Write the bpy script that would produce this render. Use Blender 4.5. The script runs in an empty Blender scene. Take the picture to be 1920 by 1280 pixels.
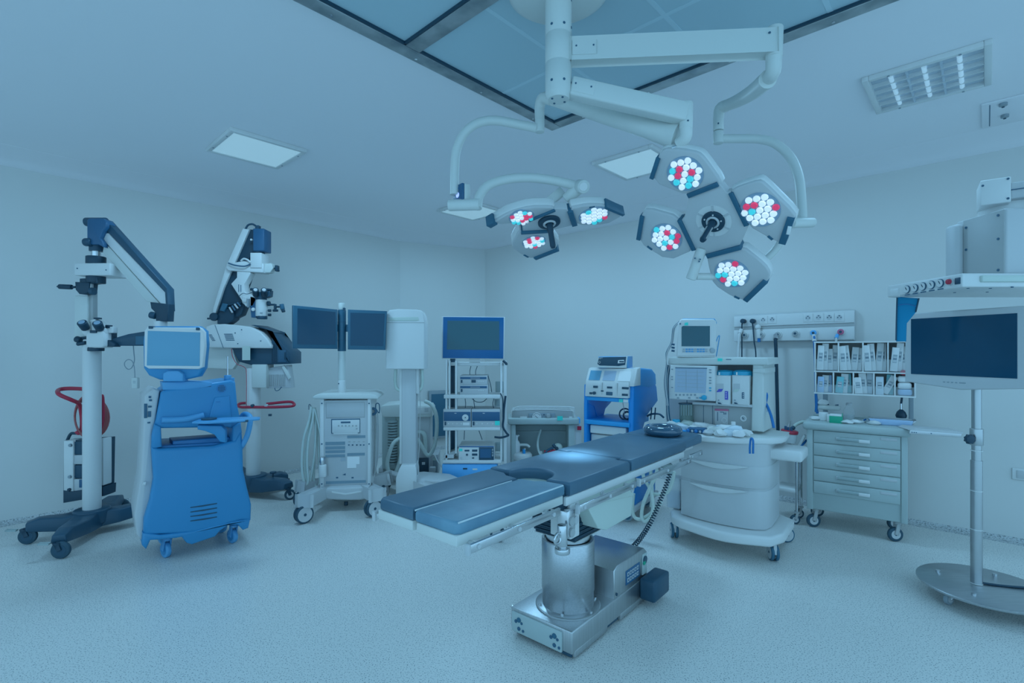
import bpy, bmesh, math, random
from mathutils import Vector, Matrix
random.seed(7)
C = bpy.context.scene.collection
SC = bpy.context.scene
# ---------------------------------------------------------------- camera, world, exposure
FPX, CX, HY, EYE = 950.0, 960.0, 655.0, 1.5          # focal length (px at 1920), principal x, horizon row, eye height (m)
cam_d = bpy.data.cameras.new('camera'); cam = bpy.data.objects.new('camera', cam_d); C.objects.link(cam)
cam.location = (0, 0, EYE); cam.rotation_euler = (math.pi/2, 0, 0)
cam_d.sensor_width = 36; cam_d.lens = FPX/1920*36; cam_d.shift_y = (HY-640)/1920
cam_d.clip_start = 0.05; SC.camera = cam
TINT = (0.335, 0.69, 1.0)                              # blue overlay cast, put into the world and ceiling light colours
w = bpy.data.worlds.new('World'); SC.world = w; w.use_nodes = True
w.node_tree.nodes['Background'].inputs[0].default_value = (*TINT, 1)
w.node_tree.nodes['Background'].inputs[1].default_value = 1.36  # added ambient fill, entering through the open back of the room
SC.view_settings.view_transform = 'Standard'; SC.view_settings.look = 'None'
SC.view_settings.exposure = 0.0; SC.view_settings.gamma = 1
def area(name, loc, size, power, rot=(0, 0, 0), tint=TINT):
    d = bpy.data.lights.new(name, 'AREA'); d.shape = 'SQUARE'; d.size = size; d.energy = power; d.color = tint
    o = bpy.data.objects.new(name, d); C.objects.link(o); o.location = loc; o.rotation_euler = rot
    return o
# ---------------------------------------------------------------- materials
MATS = {}
def mat(name, col, rough=0.45, metal=0.0, emit=None, es=1.0, spec=0.5, trans=0.0, alpha=1.0, coat=0.0):
    m = bpy.data.materials.new(name); m.use_nodes = True
    b = m.node_tree.nodes['Principled BSDF']
    if not hasattr(col, '__len__'): col = (col, col, col)
    b.inputs['Base Color'].default_value = (*col, 1); b.inputs['Roughness'].default_value = rough
    b.inputs['Metallic'].default_value = metal; b.inputs['Specular IOR Level'].default_value = spec
    b.inputs['Transmission Weight'].default_value = trans; b.inputs['Alpha'].default_value = alpha
    b.inputs['Coat Weight'].default_value = coat
    if emit:
        b.inputs['Emission Color'].default_value = (*emit, 1); b.inputs['Emission Strength'].default_value = es
    MATS[name] = m
    return m
def noise_mix(m, ca, cb, scale, lo=0.4, hi=0.6, detail=3, tex='noise', stretch=None, rough=None):
    nt = m.node_tree; b = nt.nodes['Principled BSDF']
    tc = nt.nodes.new('ShaderNodeTexCoord'); src = tc.outputs['Object']
    if stretch:
        mp = nt.nodes.new('ShaderNodeMapping'); mp.inputs['Scale'].default_value = stretch
        nt.links.new(src, mp.inputs['Vector']); src = mp.outputs['Vector']
    if tex == 'noise':
        t = nt.nodes.new('ShaderNodeTexNoise'); t.inputs['Scale'].default_value = scale; t.inputs['Detail'].default_value = detail
        out = t.outputs['Fac']
    else:
        t = nt.nodes.new('ShaderNodeTexVoronoi'); t.inputs['Scale'].default_value = scale; out = t.outputs['Color']
    nt.links.new(src, t.inputs['Vector'])
    r = nt.nodes.new('ShaderNodeValToRGB'); r.color_ramp.elements[0].position = lo; r.color_ramp.elements[1].position = hi
    r.color_ramp.elements[0].color = (*ca, 1); r.color_ramp.elements[1].color = (*cb, 1)
    nt.links.new(out, r.inputs['Fac']); nt.links.new(r.outputs['Color'], b.inputs['Base Color'])
    return m
mat('wall', (0.705, 0.71, 0.69), 0.55); mat('ceiling', (0.89, 0.885, 0.91), 0.7)
noise_mix(mat('floor', .6, 0.33), (.17, .21, .23), (.74, .735, .70), 150, .35, .43, 4)
noise_mix(mat('base', .5, 0.4), (.20, .23, .24), (.58, .60, .61), 90, .36, .52, 6)
mat('white', (.74, .75, .74), .38); mat('warm', (.68, .71, .68), .42); mat('cream', (.60, .68, .62), .5)
mat('grey', (.44, .46, .46), .45); mat('lgrey', (.57, .59, .60), .45); mat('mgrey', (.30, .36, .40), .45)
mat('sage', (.36, .44, .44), .45); mat('sagel', (.46, .54, .53), .42)
mat('dark', (.018, .075, .125), .4); mat('slate', (.035, .12, .20), .45); mat('black', (.010, .05, .085), .45)
mat('darkblue', (.025, .12, .24), .4); mat('bezelblue', (.003, .13, .34), .3)
mat('petrol', (.03, .135, .215), .42)
mat('chrome', (.66, .68, .70), .18, 1.0); mat('steel', (.50, .52, .53), .32, 1.0)
noise_mix(mat('brushed', .6, .36, 1.0), (.50, .52, .53), (.60, .62, .63), 3, .3, .7, 2, stretch=(70, 70, 1))
noise_mix(mat('sheet', .6, .34, 1.0), (.46, .49, .51), (.55, .57, .59), 4, .3, .7, 2, stretch=(2, 40, 40))
noise_mix(mat('galv', .4, .4, .8), (.26, .31, .33), (.48, .52, .53), 7, .35, .65, 3)
noise_mix(mat('pad', .2, .42, spec=.6), (.055, .135, .205), (.075, .165, .24), 3.0, .35, .65, 3)
noise_mix(mat('padworn', .2, .40, spec=.6), (.085, .20, .30), (.17, .34, .45), 4.0, .35, .7, 5)
mat('seam', (.62, .72, .76), .5); mat('rubber', (.025, .08, .12), .6)
mat('blue', (.036, .27, .53), .38); mat('bluel', (.10, .37, .66), .4); mat('blued', (.03, .22, .48), .4)
mat('royal', (.003, .28, .74), .38); mat('royall', (.02, .37, .80), .38); mat('navyhose', (.008, .18, .50), .4)
mat('lid', (.02, .40, .62), .3); mat('skyblue', (.12, .48, .90), .4); mat('clothblue', (.003, .27, .50), .8)
mat('red', (.50, .028, .065), .35); mat('redcord', (.40, .10, .10), .5); mat('pink', (.62, .16, .28), .4)
mat('green', (.005, .40, .24), .45); mat('teal', (.05, .78, .66), .45); mat('purple', (.10, .10, .55), .4)
mat('screen', (.009, .07, .13), .14, spec=.35); mat('screenteal', (.016, .11, .15), .12); mat('lcd', (.14, .38, .55), .25)
mat('lcdlight', (.42, .52, .64), .3); mat('hose', (.66, .74, .70), .45); mat('gel', (.03, .10, .17), .08, coat=1.0)
mat('label', (.86, .86, .85), .5); mat('labelgrey', (.42, .48, .52), .5); mat('mesh', (.22, .32, .38), .6)
mat('paper', (.82, .83, .83), .6); mat('foil', (.66, .74, .80), .35); mat('filmblue', (.42, .58, .80), .35); mat('filmteal', (.20, .55, .60), .4)
mat('clear', (.80, .86, .88), .08, alpha=.13); mat('smoke', (.25, .34, .30), .15, alpha=.65); mat('frost', (.80, .86, .88), .3, alpha=.6)
mat('filter', (.48, .64, .70), .5); mat('seamlight', (.56, .72, .78), .6)
mat('diffuser', (.8, .8, .8), .5, emit=(.36, .66, .80), es=.34); mat('tube', (.8, .8, .8), .4, emit=(.36, .64, .88), es=.45)
mat('louvre', (.62, .70, .80), .22, .75); mat('led', (.8, .8, .8), .3, emit=(.52, .66, .76), es=.70)
mat('ledred', (.7, .05, .12), .3, emit=(.50, .035, .12), es=.75); mat('ledcyan', (.1, .6, .65), .3, emit=(.03, .46, .52), es=.7)
mat('lens', (.28, .40, .52), .15); mat('glow', (.5, .6, .9), .3, emit=(.3, .4, .9), es=1.0)
# ---------------------------------------------------------------- frames: measured points on the photo become points in the room
def ray(px, py): return Vector(((px-CX)/FPX, 1.0, -(py-HY)/FPX))
def P(px, py, Y): return Vector((0, 0, EYE)) + ray(px, py)*Y
def FL(px, py, z=0.0): return P(px, py, (EYE-z)*FPX/(py-HY))
def rotz(deg): return Matrix.Rotation(math.radians(deg), 3, 'Z')
class Frame:
    def __init__(s, loc=(0, 0, 0), yaw=0.0, R=None):
        s.loc = Vector(loc); s.R = R if R is not None else rotz(yaw)
        s.mat = Matrix.Translation(s.loc) @ s.R.to_4x4(); s.inv = s.mat.inverted()
    def hit(s, px, py, d=0.0, axis=1):                  # where a sight line meets the plane local[axis] = d
        n = s.R.col[axis]; O = Vector((0, 0, EYE)); r = ray(px, py)
        t = (n.dot(s.loc)+d-n.dot(O))/n.dot(r)
        return s.inv @ (O+r*t)
    def rect(s, r, d=0.0):
        x0, y0, x1, y1 = r; mx, my = (x0+x1)/2, (y0+y1)/2
        return s.hit(x0, my, d).x, s.hit(x1, my, d).x, s.hit(mx, y1, d).z, s.hit(mx, y0, d).z
    def L(s, p): return s.inv @ Vector(p)
WORLD = Frame()
PENDING = []
def props(o, label=None, cat=None, group=None, kind=None):
    if label: o['label'] = label
    if cat: o['category'] = cat
    if group: o['group'] = group
    if kind: o['kind'] = kind
class MB:
    """collects shapes, becomes one mesh object"""
    def __init__(s, name, thing=None, parent=None, F=None, label=None):
        s.me = bpy.data.meshes.new(name); s.o = bpy.data.objects.new(name, s.me); C.objects.link(s.o)
        s.v, s.f, s.mi, s.mats = [], [], [], []
        s.T = thing; s.F = F or (thing if thing else WORLD); s.M = Matrix.Identity(4)
        p = parent.o if isinstance(parent, MB) else parent
        if p is None and thing is not None and thing.o is not s.o: p = thing.o
        if p is not None and p is not s.o: s.o.parent = p
        if label: s.o['label'] = label
        PENDING.append(s)
    def _take(s, bm, m, X=None):
        bmesh.ops.recalc_face_normals(bm, faces=bm.faces)
        A = s.M @ X if X is not None else s.M
        if m not in s.mats: s.mats.append(m)
        k = s.mats.index(m); b = len(s.v)
        bm.verts.index_update()
        s.v += [A @ v.co for v in bm.verts]
        for f in bm.faces: s.f.append([b+v.index for v in f.verts]); s.mi.append(k)
        bm.free(); return s
    def _bev(s, bm, bev, seg=2, edges=None):
        if bev > 0: bmesh.ops.bevel(bm, geom=list(edges if edges is not None else bm.edges), offset=bev, segments=seg, profile=.5, affect='EDGES', clamp_overlap=True)
    def box(s, x0, x1, y0, y1, z0, z1, m, bev=0.004, X=None, seg=2):
        bm = bmesh.new(); bmesh.ops.create_cube(bm, size=1)
        for v in bm.verts: v.co = Vector(((x0+x1)/2+v.co.x*(x1-x0), (y0+y1)/2+v.co.y*(y1-y0), (z0+z1)/2+v.co.z*(z1-z0)))
        bev = min(bev, .45*min(abs(x1-x0), abs(y1-y0), abs(z1-z0)))
        s._bev(bm, bev, seg); return s._take(bm, m, X)
    def pbox(s, r, d, th, m, bev=0.003):                # a box whose front face covers the measured rectangle on plane y = d
        x0, x1, z0, z1 = s.F.rect(r, d); return s.box(x0, x1, d, d+th, z0, z1, m, bev)
    def prism(s, pts, a0, a1, m, bev=0.0, axis='y', seg=2):   # 2D outline pushed along an axis
        bm = bmesh.new()
        def q(p, a): return {'y': (p[0], a, p[1]), 'x': (a, p[0], p[1]), 'z': (p[0], p[1], a)}[axis]
        lo = [bm.verts.new(q(p, a0)) for p in pts]; hi = [bm.verts.new(q(p, a1)) for p in pts]
        bm.faces.new(lo); bm.faces.new(hi[::-1]); n = len(pts)
        for i in range(n): bm.faces.new((lo[i], lo[(i+1) % n], hi[(i+1) % n], hi[i]))
        bmesh.ops.recalc_face_normals(bm, faces=bm.faces)
        if bev > 0:
            ed = [e for e in bm.edges if len(set(lo) & set(e.verts)) == 2 or len(set(hi) & set(e.verts)) == 2]
            s._bev(bm, bev, seg, ed)
        return s._take(bm, m)
    def pprism(s, pix, d, th, m, bev=0.0, rnd=0, seg=2):
        pts = [s.F.hit(px, py, d) for px, py in pix]; pts = [(p.x, p.z) for p in pts]
        for _ in range(rnd): pts = chaikin(pts)
        return s.prism(pts, d, d+th, m, bev, 'y', seg)
    def cyl(s, p0, p1, r, m, r2=None, n=20, bev=0.0):
        p0, p1 = Vector(p0), Vector(p1); ax = p1-p0; L = ax.length
        if L < 1e-6: return s
        bm = bmesh.new(); bmesh.ops.create_cone(bm, cap_ends=True, segments=n, radius1=r, radius2=r if r2 is None else r2, depth=L)
        if bev: s._bev(bm, bev, 2, [e for e in bm.edges if abs(e.verts[0].co.z-e.verts[1].co.z) < 1e-6])
        X = Matrix.Translation((p0+p1)/2) @ ax.to_track_quat('Z', 'Y').to_matrix().to_4x4()
        return s._take(bm, m, X)
    def pcyl(s, a, b, d, r, m, r2=None, n=16, bev=0.0):
        return s.cyl(s.F.hit(a[0], a[1], d), s.F.hit(b[0], b[1], d), r, m, r2, n, bev)
    def disc(s, px, py, d, r, th, m, n=20, bev=0.0):    # a round knob on plane y = d, standing out towards the front
        c = s.F.hit(px, py, d); return s.cyl(c, c-Vector((0, th, 0)), r, m, None, n, bev)
    def sphere(s, c, r, m, sc=(1, 1, 1), n=16):
        bm = bmesh.new(); bmesh.ops.create_uvsphere(bm, u_segments=n, v_segments=max(6, n//2), radius=r)
        return s._take(bm, m, Matrix.Translation(Vector(c)) @ Matrix.Diagonal((*sc, 1)))
    def tube(s, pts, r, m, n=10, closed=False, sm=4, r1=None):
        pts = [Vector(p) for p in pts]
        if sm and len(pts) > 2: pts = catmull(pts, sm, closed)
        bm = bmesh.new(); rings = []; N = len(pts); up = None
        for i, p in enumerate(pts):
            t = (pts[(i+1) % N]-pts[i-1]) if (closed or 0 < i < N-1) else (pts[1]-pts[0] if i == 0 else pts[-1]-pts[-2])
            if t.length < 1e-9: t = Vector((0, 0, 1))
            t.normalize()
            if up is None: up = t.orthogonal().normalized()
            up = (up-t*up.dot(t)); up = up.normalized() if up.length > 1e-6 else t.orthogonal().normalized()
            side = t.cross(up); rr = r if r1 is None else r+(r1-r)*i/(N-1)
            rings.append([bm.verts.new(p+rr*(math.cos(2*math.pi*k/n)*up+math.sin(2*math.pi*k/n)*side)) for k in range(n)])
        for i in range(N if closed else N-1):
            A, B = rings[i], rings[(i+1) % N]
            for k in range(n): bm.faces.new((A[k], A[(k+1) % n], B[(k+1) % n], B[k]))
        if not closed: bm.faces.new(rings[0][::-1]); bm.faces.new(rings[-1])
        return s._take(bm, m)
    def ptube(s, pix, d, r, m, n=8, closed=False, sm=4):
        return s.tube([s.F.hit(p[0], p[1], p[2] if len(p) > 2 else d) for p in pix], r, m, n, closed, sm)
    def lathe(s, prof, c, m, n=24, X=None):
        bm = bmesh.new(); rings = []
        for r, z in prof: rings.append([bm.verts.new((max(r, 1e-4)*math.cos(2*math.pi*k/n), max(r, 1e-4)*math.sin(2*math.pi*k/n), z)) for k in range(n)])
        for i in range(len(rings)-1):
            for k in range(n): bm.faces.new((rings[i][k], rings[i][(k+1) % n], rings[i+1][(k+1) % n], rings[i+1][k]))
        bm.faces.new(rings[0][::-1]); bm.faces.new(rings[-1])
        X0 = Matrix.Translation(Vector(c)); return s._take(bm, m, X0 @ X if X is not None else X0)
    def torus(s, c, R, r, m, axis=(0, 0, 1), n=32, k=10, sc=1.0):
        q = Vector(axis).to_track_quat('Z', 'Y').to_matrix()
        return s.tube([Vector(c)+q @ Vector((R*math.cos(2*math.pi*i/n), R*sc*math.sin(2*math.pi*i/n), 0)) for i in range(n)], r, m, k, True, 0)
    def beam(s, p0, p1, w, h, m, bev=.006, w2=None, h2=None, up=(0, 0, 1)):
        p0, p1 = Vector(p0), Vector(p1); ax = (p1-p0); L = ax.length; ax.normalize(); up = Vector(up)
        sd = ax.cross(up).normalized(); u2 = sd.cross(ax); w2 = w if w2 is None else w2; h2 = h if h2 is None else h2
        bm = bmesh.new(); bmesh.ops.create_cube(bm, size=1)
        for v in bm.verts:
            t = v.co.y+.5; ww, hh = w+(w2-w)*t, h+(h2-h)*t
            v.co = p0+ax*L*t+sd*v.co.x*ww+u2*v.co.z*hh
        s._bev(bm, bev); return s._take(bm, m)
    def build(s):
        A = (s.T.inv @ s.F.mat) if s.T is not None else s.F.mat
        s.me.from_pydata([tuple(A @ p) for p in s.v], [], s.f)
        for m in s.mats: s.me.materials.append(MATS[m])
        for p, k in zip(s.me.polygons, s.mi): p.material_index = k; p.use_smooth = True
        s.me.set_sharp_from_angle(angle=math.radians(48)); s.me.update()
def chaikin(p):
    o = []
    for i in range(len(p)):
        a, b = p[i], p[(i+1) % len(p)]
        o += [(a[0]*.8+b[0]*.2, a[1]*.8+b[1]*.2), (a[0]*.2+b[0]*.8, a[1]*.2+b[1]*.8)]
    return o
def catmull(p, k, closed):
    o = []; N = len(p)
    for i in range(N if closed else N-1):
        a = p[(i-1) % N] if (closed or i > 0) else p[0]*2-p[1]
        b, c = p[i], p[(i+1) % N]; d = p[(i+2) % N] if (closed or i < N-2) else p[-1]*2-p[-2]
        for j in range(k):
            t = j/k; o.append(.5*(2*b+(c-a)*t+(2*a-5*b+4*c-d)*t*t+(3*b-a-3*c+d)*t**3))
    if not closed: o.append(p[-1])
    return o
class Thing(Frame):                                      # an Empty at the base that parents its parts
    def __init__(s, name, label, cat, loc=(0, 0, 0), yaw=0.0, group=None, kind=None):
        Frame.__init__(s, loc, yaw)
        s.o = bpy.data.objects.new(name, None); C.objects.link(s.o); s.o.empty_display_size = .1
        s.o.location = s.loc; s.o.rotation_euler = (0, 0, math.radians(yaw)); props(s.o, label, cat, group, kind)
    def p(s, name, parent=None, F=None, label=None): return MB(name, s, parent, F, label)
class One(MB):                                           # a thing that is a single mesh
    def __init__(s, name, label, cat, loc=(0, 0, 0), yaw=0.0, group=None, F=None):
        fr = Frame(loc, yaw); fr.o = None
        MB.__init__(s, name, None, None, F or fr); s.T = fr; fr.o = s.o
        s.o.location = loc; s.o.rotation_euler = (0, 0, math.radians(yaw)); props(s.o, label, cat, group)
    def p(s, name, parent=None, F=None, label=None): return MB(name, s.T, parent or s, F or s.F, label)
def caster(t, x, y, r, wm='rubber', fm='dark', yaw=0, width=.03, twin=False, hub='lgrey', top=None):
    c = t.p('caster'); a = math.radians(yaw); dx, dy = math.cos(a), math.sin(a)     # dx,dy = rolling direction
    ax = Vector((-dy, dx, 0)); b = Vector((x-dx*r*.35, y-dy*r*.35, r)); top = top or r*2.35
    w = t.p('wheel', c)
    for sgn in ((-1, 1) if twin else (0,)):
        o = ax*sgn*width*.75
        w.cyl(b+o-ax*width*.5, b+o+ax*width*.5, r, wm, n=24, bev=r*.12)
        w.cyl(b+o-ax*width*.54, b+o+ax*width*.54, r*(.80 if twin else .62), hub, n=20)
        w.cyl(b+o-ax*width*.6, b+o+ax*width*.6, r*.16, 'dark', n=10)
    if twin:
        c.beam(b+Vector((dx*r*.55, dy*r*.55, -r*.1)), Vector((x, y, top*.93)), width*1.0, r*.75, fm, .004)
    else:
        for sgn in (-1, 1): c.beam(b+ax*sgn*width*.72, Vector((x, y, top*.9))+ax*sgn*width*.72, r*.5, .006, fm, .002, up=ax)
        c.cyl((x, y, top*.84), (x, y, top*.95), width*1.05, fm, n=14)
    c.cyl((x, y, top*.85), (x, y, top), .012, fm, n=10)
    return c
def structure(name, F=None, label=None):
    m = MB(name, None, None, F); m.o['kind'] = 'structure'
    if label: m.o['label'] = label
    return m
# ================================================================ THE ROOM
U = Vector((.683, .730, 0)); V = Vector((-.730, .683, 0))   # along the left wall, along the right wall
CL, CR = Vector((-1.64, 7.42, 0)), Vector((-.43, 8.05, 0))
WL = CL-Vector((.668, .744, 0))*9.5; WR = CR+Vector((.732, -.682, 0))*9.0
ZC, ZW = 3.15, 3.085                                        # ceiling, foot of the cove
corners = [WL, CL, CR, WR]
def inset(d):                                               # the wall line moved d metres into the room
    o = []; nn = []
    for a, b in zip(corners[:-1], corners[1:]):
        t = (b-a).normalized(); nn.append(Vector((t.y, -t.x, 0)))
    o.append(corners[0]+nn[0]*d)
    for i in (1, 2):
        m = (nn[i-1]+nn[i]).normalized(); o.append(corners[i]+m*(d/m.dot(nn[i])))
    o.append(corners[3]+nn[2]*d); return o
def strip(mb, prof, m):                                      # sweep a (inset, z) profile along the wall line
    rows = [[p+Vector((0, 0, z)) for p in inset(d)] for d, z in prof]
    bm = bmesh.new(); vs = [[bm.verts.new(p) for p in r] for r in rows]
    for i in range(len(vs)-1):
        for k in range(3): bm.faces.new((vs[i][k], vs[i][k+1], vs[i+1][k+1], vs[i+1][k]))
    mb._take(bm, m)
outer = inset(-.15)
for nm, i in (('wall_left', 0), ('wall_back', 1), ('wall_right', 2)):
    wb = structure(nm)
    wb.prism([(p.x, p.y) for p in (corners[i], corners[i+1], outer[i+1], outer[i])], 0, ZC+.1, 'wall', 0, 'z')
o3 = inset(-.15)
fl = structure('floor'); fl.prism([(p.x, p.y) for p in (o3[0], o3[1], o3[2], o3[3])]+[(o3[3].x, -3.0), (o3[0].x, -3.0)], -.05, 0, 'floor', 0, 'z')
ce = structure('ceiling'); ce.prism([(p.x, p.y) for p in (o3[0], o3[1], o3[2], o3[3])]+[(o3[3].x, 1.2), (o3[0].x, 1.2)], ZC, ZC+.05, 'ceiling', 0, 'z')
cv = structure('trim_1', label='shallow cove where the walls meet the ceiling')
strip(cv, [(0, ZW-.002), (.012, ZW), (.05, ZW+.022), (.12, ZW+.042), (.24, ZW+.056), (.42, ZC-.001), (.42, ZC+.02), (0, ZC+.02)], 'ceiling')
for nm, i in (('baseboard_left', 0), ('baseboard_back', 1), ('baseboard_right', 2)):
    b_ = structure(nm); A = inset(.012); B = inset(.05); rows = [(0, .028), (.008, .028), (.02, .014), (.05, .005), (.11, .0025), (.11, 0), (0, 0)]
    pts = [inset(d) for d, z in rows]; bm = bmesh.new()
    lo = [bm.verts.new(p[i]+Vector((0, 0, z))) for p, (d, z) in zip(pts, rows)]; hi = [bm.verts.new(p[i+1]+Vector((0, 0, z))) for p, (d, z) in zip(pts, rows)]
    n = len(lo); bm.faces.new(lo); bm.faces.new(hi[::-1])
    for k in range(n): bm.faces.new((lo[k], lo[(k+1) % n], hi[(k+1) % n], hi[k]))
    b_._take(bm, 'base')
# ---- the clean-air panel in the ceiling over the table
YAWU = math.degrees(math.atan2(U.y, U.x))
pc = P(1035, 238, (ZC-EYE)*FPX/(HY-238))                     # its far corner
t = Thing('airflow_panel', 'large grey clean-air ceiling panel framed in dull metal strips above the operating table', 'ceiling panel', (pc.x, pc.y, ZC), YAWU)
# local x = along the left wall (towards the far corner), local y = towards the left wall; panel lies at x<0, y<0
LX, LY, FW = 3.6, 3.3, .085
m_ = t.p('filter_screen'); m_.box(-LX, -.02, -LY, -.02, -.012, .0, 'filter', 0)
for i in range(1, 6): m_.box(-.62*i-.012, -.62*i+.012, -LY, -FW, -.0135, -.01, 'seamlight', 0) if i != 2 else None
for i in range(1, 6): m_.box(-LX, -FW, -.60*i-.012, -.60*i+.012, -.0136, -.01, 'seamlight', 0)
for nm, bx in (('frame_strip', (-LX, 0, -FW, 0)), ('frame_strip', (-FW, 0, -LY, -FW-.004)), ('frame_strip', (-1.36, -1.27, -LY, -FW-.004))):
    f = t.p(nm); x0, x1, y0, y1 = bx
    f.box(x0, x1, y0, y1, -.03, -.001, 'galv', .003)
    k = 0
    if x1-x0 > y1-y0:
        f.box(x0, x1-.0, y0-.012, y0, -.026, -.002, 'black', 0)
        for k in range(7): f.cyl((x1-.25-.5*k, -.03, -.033), (x1-.25-.5*k, -.03, -.029), .008, 'chrome', n=8)
    else:
        f.box(x0-.012, x0, y0, y1, -.026, -.002, 'black', 0)
        if x1 == 0:
            for k in range(6): f.cyl((-.03, -.3-.5*k, -.033), (-.03, -.3-.5*k, -.029), .008, 'chrome', n=8)
# ---- recessed ceiling lights
def ceil_light(cx, cy, label, open_louvre=False, s=.58):
    c = P(cx, cy, (ZC-EYE)*FPX/(HY-cy))
    t = Thing('ceiling_light', label, 'ceiling light', (c.x, c.y, ZC), YAWU, 'square ceiling lights')
    h = s/2; f = t.p('frame'); w_ = .035
    for x0, x1, y0, y1 in ((-h, h, -h, -h+w_), (-h, h, h-w_, h), (-h, -h+w_, -h+w_, h-w_), (h-w_, h, -h+w_, h-w_)): f.box(x0, x1, y0, y1, -.03, .0, 'white', .004)
    for sx in (-1, 1):
        for sy in (-.5, .5):
            f.cyl((sx*(h-.017), sy*h*1.1, -.034), (sx*(h-.017), sy*h*1.1, -.028), .007, 'mgrey', n=8)
    d = t.p('diffuser')
    if not open_louvre:
        d.box(-h+w_, h-w_, -h+w_, h-w_, -.024, -.004, 'diffuser', 0)
    else:
        d.box(-h+w_, h-w_, -h+w_, h-w_, -.006, -.001, 'louvre', 0)
        for k in range(3): 
            tb = t.p('lamp_tube'); y = (-1+k)*.155; tb.cyl((-h+.06, y, -.016), (h-.06, y, -.016), .012, 'tube', n=12)
        lv = t.p('louvre')
        for k in range(4):
            x = -h+w_+(s-2*w_)*(k+1)/5; lv.box(x-.004, x+.004, -h+w_, h-w_, -.029, -.005, 'white', 0)
        for k in range(2): lv.box(-h+w_, h-w_, (-.5+k)*.155-.006, (-.5+k)*.155+.006, -.028, -.005, 'louvre', 0)
        g = t.p('cover_glass'); g.box(-h+w_, h-w_, -h+w_, h-w_, -.033, -.031, 'clear', 0)
    a = area('lamp', (c.x, c.y, ZC-.06), s*.8, 6.0 if open_louvre else 19.0); a.parent = t.o; a.matrix_parent_inverse = Matrix(); a.location = (0, 0, -.06); a.name = 'lamp_light'
    return t
ceil_light(481, 278, 'square lit ceiling light above the two microscopes, alone at the left')
ceil_light(884, 393, 'square lit ceiling light partly behind the control box of the smaller surgical lamp')
ceil_light(1196, 304, 'square lit ceiling light partly behind the top module of the larger surgical lamp')
ceil_light(1738, 148, 'square ceiling light with open white louvre grid at upper right', True)
c = P(1935, 196, (ZC-EYE)*FPX/(HY-196))
t = Thing('ceiling_hatch', 'pale ceiling hatch with two round fittings, cut by the right picture edge', 'ceiling hatch', (c.x, c.y, ZC), YAWU)
h_ = t.p('panel'); h_.box(-.25, .25, -.25, .25, -.012, 0, 'ceiling', .004); h_.box(-.22, .22, .205, .21, -.0135, -.01, 'slate', 0)
for px, py in ((1881, 190), (1884, 212)):
    q = t.L(P(px, py, (ZC-EYE)*FPX/(HY-py))); k = t.p('fitting'); k.cyl((q.x, q.y, -.03), (q.x, q.y, -.012), .022, 'mgrey', n=14); k.cyl((q.x+.02, q.y, -.034), (q.x+.02, q.y, -.012), .008, 'dark', n=10)
# ---- right wall fittings: gas and power rail, light switch
YR = math.degrees(math.atan2(-.682, .732))                   # a thing on the right wall faces along this yaw
t = Thing('service_rail', 'long white wall rail with power sockets above gas outlets on the right wall', 'wall panel', CR+Vector((0, 0, 1.5)), YR)
bd = t.p('housing')
bd.pbox((1377, 585, 1602, 639), -.062, .06, 'lgrey', .006); 
rail_top = (1378, 588, 1601, 607); 
def rrow(f0, f1):                                            # the rail narrows with distance: rows as fractions of its height
    a = [t.hit(1377, 592.3+f*49.2, -.064) for f in (f0, f1)]; b = [t.hit(1602, 580.4+f*57.5, -.064) for f in (f0, f1)]
    return [(a[0].x, a[0].z), (b[0].x, b[0].z), (b[1].x, b[1].z), (a[1].x, a[1].z)]
bd.prism(rrow(.02, .42), -.075, -.06, 'white', .004); bd.prism(rrow(.54, .97), -.078, -.06, 'white', .004); bd.prism(rrow(.44, .52), -.066, -.06, 'grey', 0)
for i, (px, py) in enumerate(((1431, 600), (1448, 599), (1515, 596), (1535, 595), (1555, 595), (1574, 595))):
    s_ = t.p('socket'); c = t.hit(px, py, -.075); s_.box(c.x-.04, c.x+.04, -.079, -.074, c.z-.04, c.z+.04, 'white', .003)
    s_.cyl((c.x, -.0795, c.z), (c.x, -.078, c.z), .024, 'lgrey', n=18)
    for dx in (-.013, .013): s_.cyl((c.x+dx, -.081, c.z), (c.x+dx, -.079, c.z), .005, 'dark', n=8)
    s_.box(c.x-.006, c.x+.006, -.081, -.079, c.z+.012, c.z+.02, 'dark', 0)
for i, (px, py, m) in enumerate(((1397, 628, 'grey'), (1427, 627, 'grey'), (1459, 627, 'grey'), (1492, 625, 'grey'), (1526, 624, 'skyblue'), (1577, 622, 'pink'))):
    g = t.p('gas_outlet'); c = t.hit(px, py, -.078)
    g.cyl((c.x, -.092, c.z), (c.x, -.077, c.z), .036, 'white', n=20, bev=.004); g.cyl((c.x, -.105, c.z), (c.x, -.09, c.z), .027, m, n=18, bev=.004); g.cyl((c.x, -.109, c.z), (c.x, -.104, c.z), .012, 'dark', n=12)
def cable(name, label, cat, pts, r, m, group=None):
    o = One(name, label, cat, group=group); o.tube(pts, r, m, 8, False, 6); return o
def wallp(px, py, off): return t.R @ t.hit(px, py, -off)+t.loc
for px, py, xs, lb in ((1395, 602, ((1391, 612), (1391, 640), (1391, 700)), 'black plug and cord, leftmost in the wall rail'), (1413, 602, ((1412, 615), (1414, 640), (1417, 660), (1418, 700)), 'black plug and cord, second from left in the wall rail')):
    o = One('plugged_cable', lb, 'power cord', group='power cords in the wall rail')
    c = wallp(px, py, .085); n_ = t.R.col[1]
    o.cyl(c+n_*.005, c-n_*.05, .024, 'black', n=14, bev=.004)
    o.tube([c-n_*.045]+[wallp(a, b, .10) for a, b in xs], .0065, 'black', 8)
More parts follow.
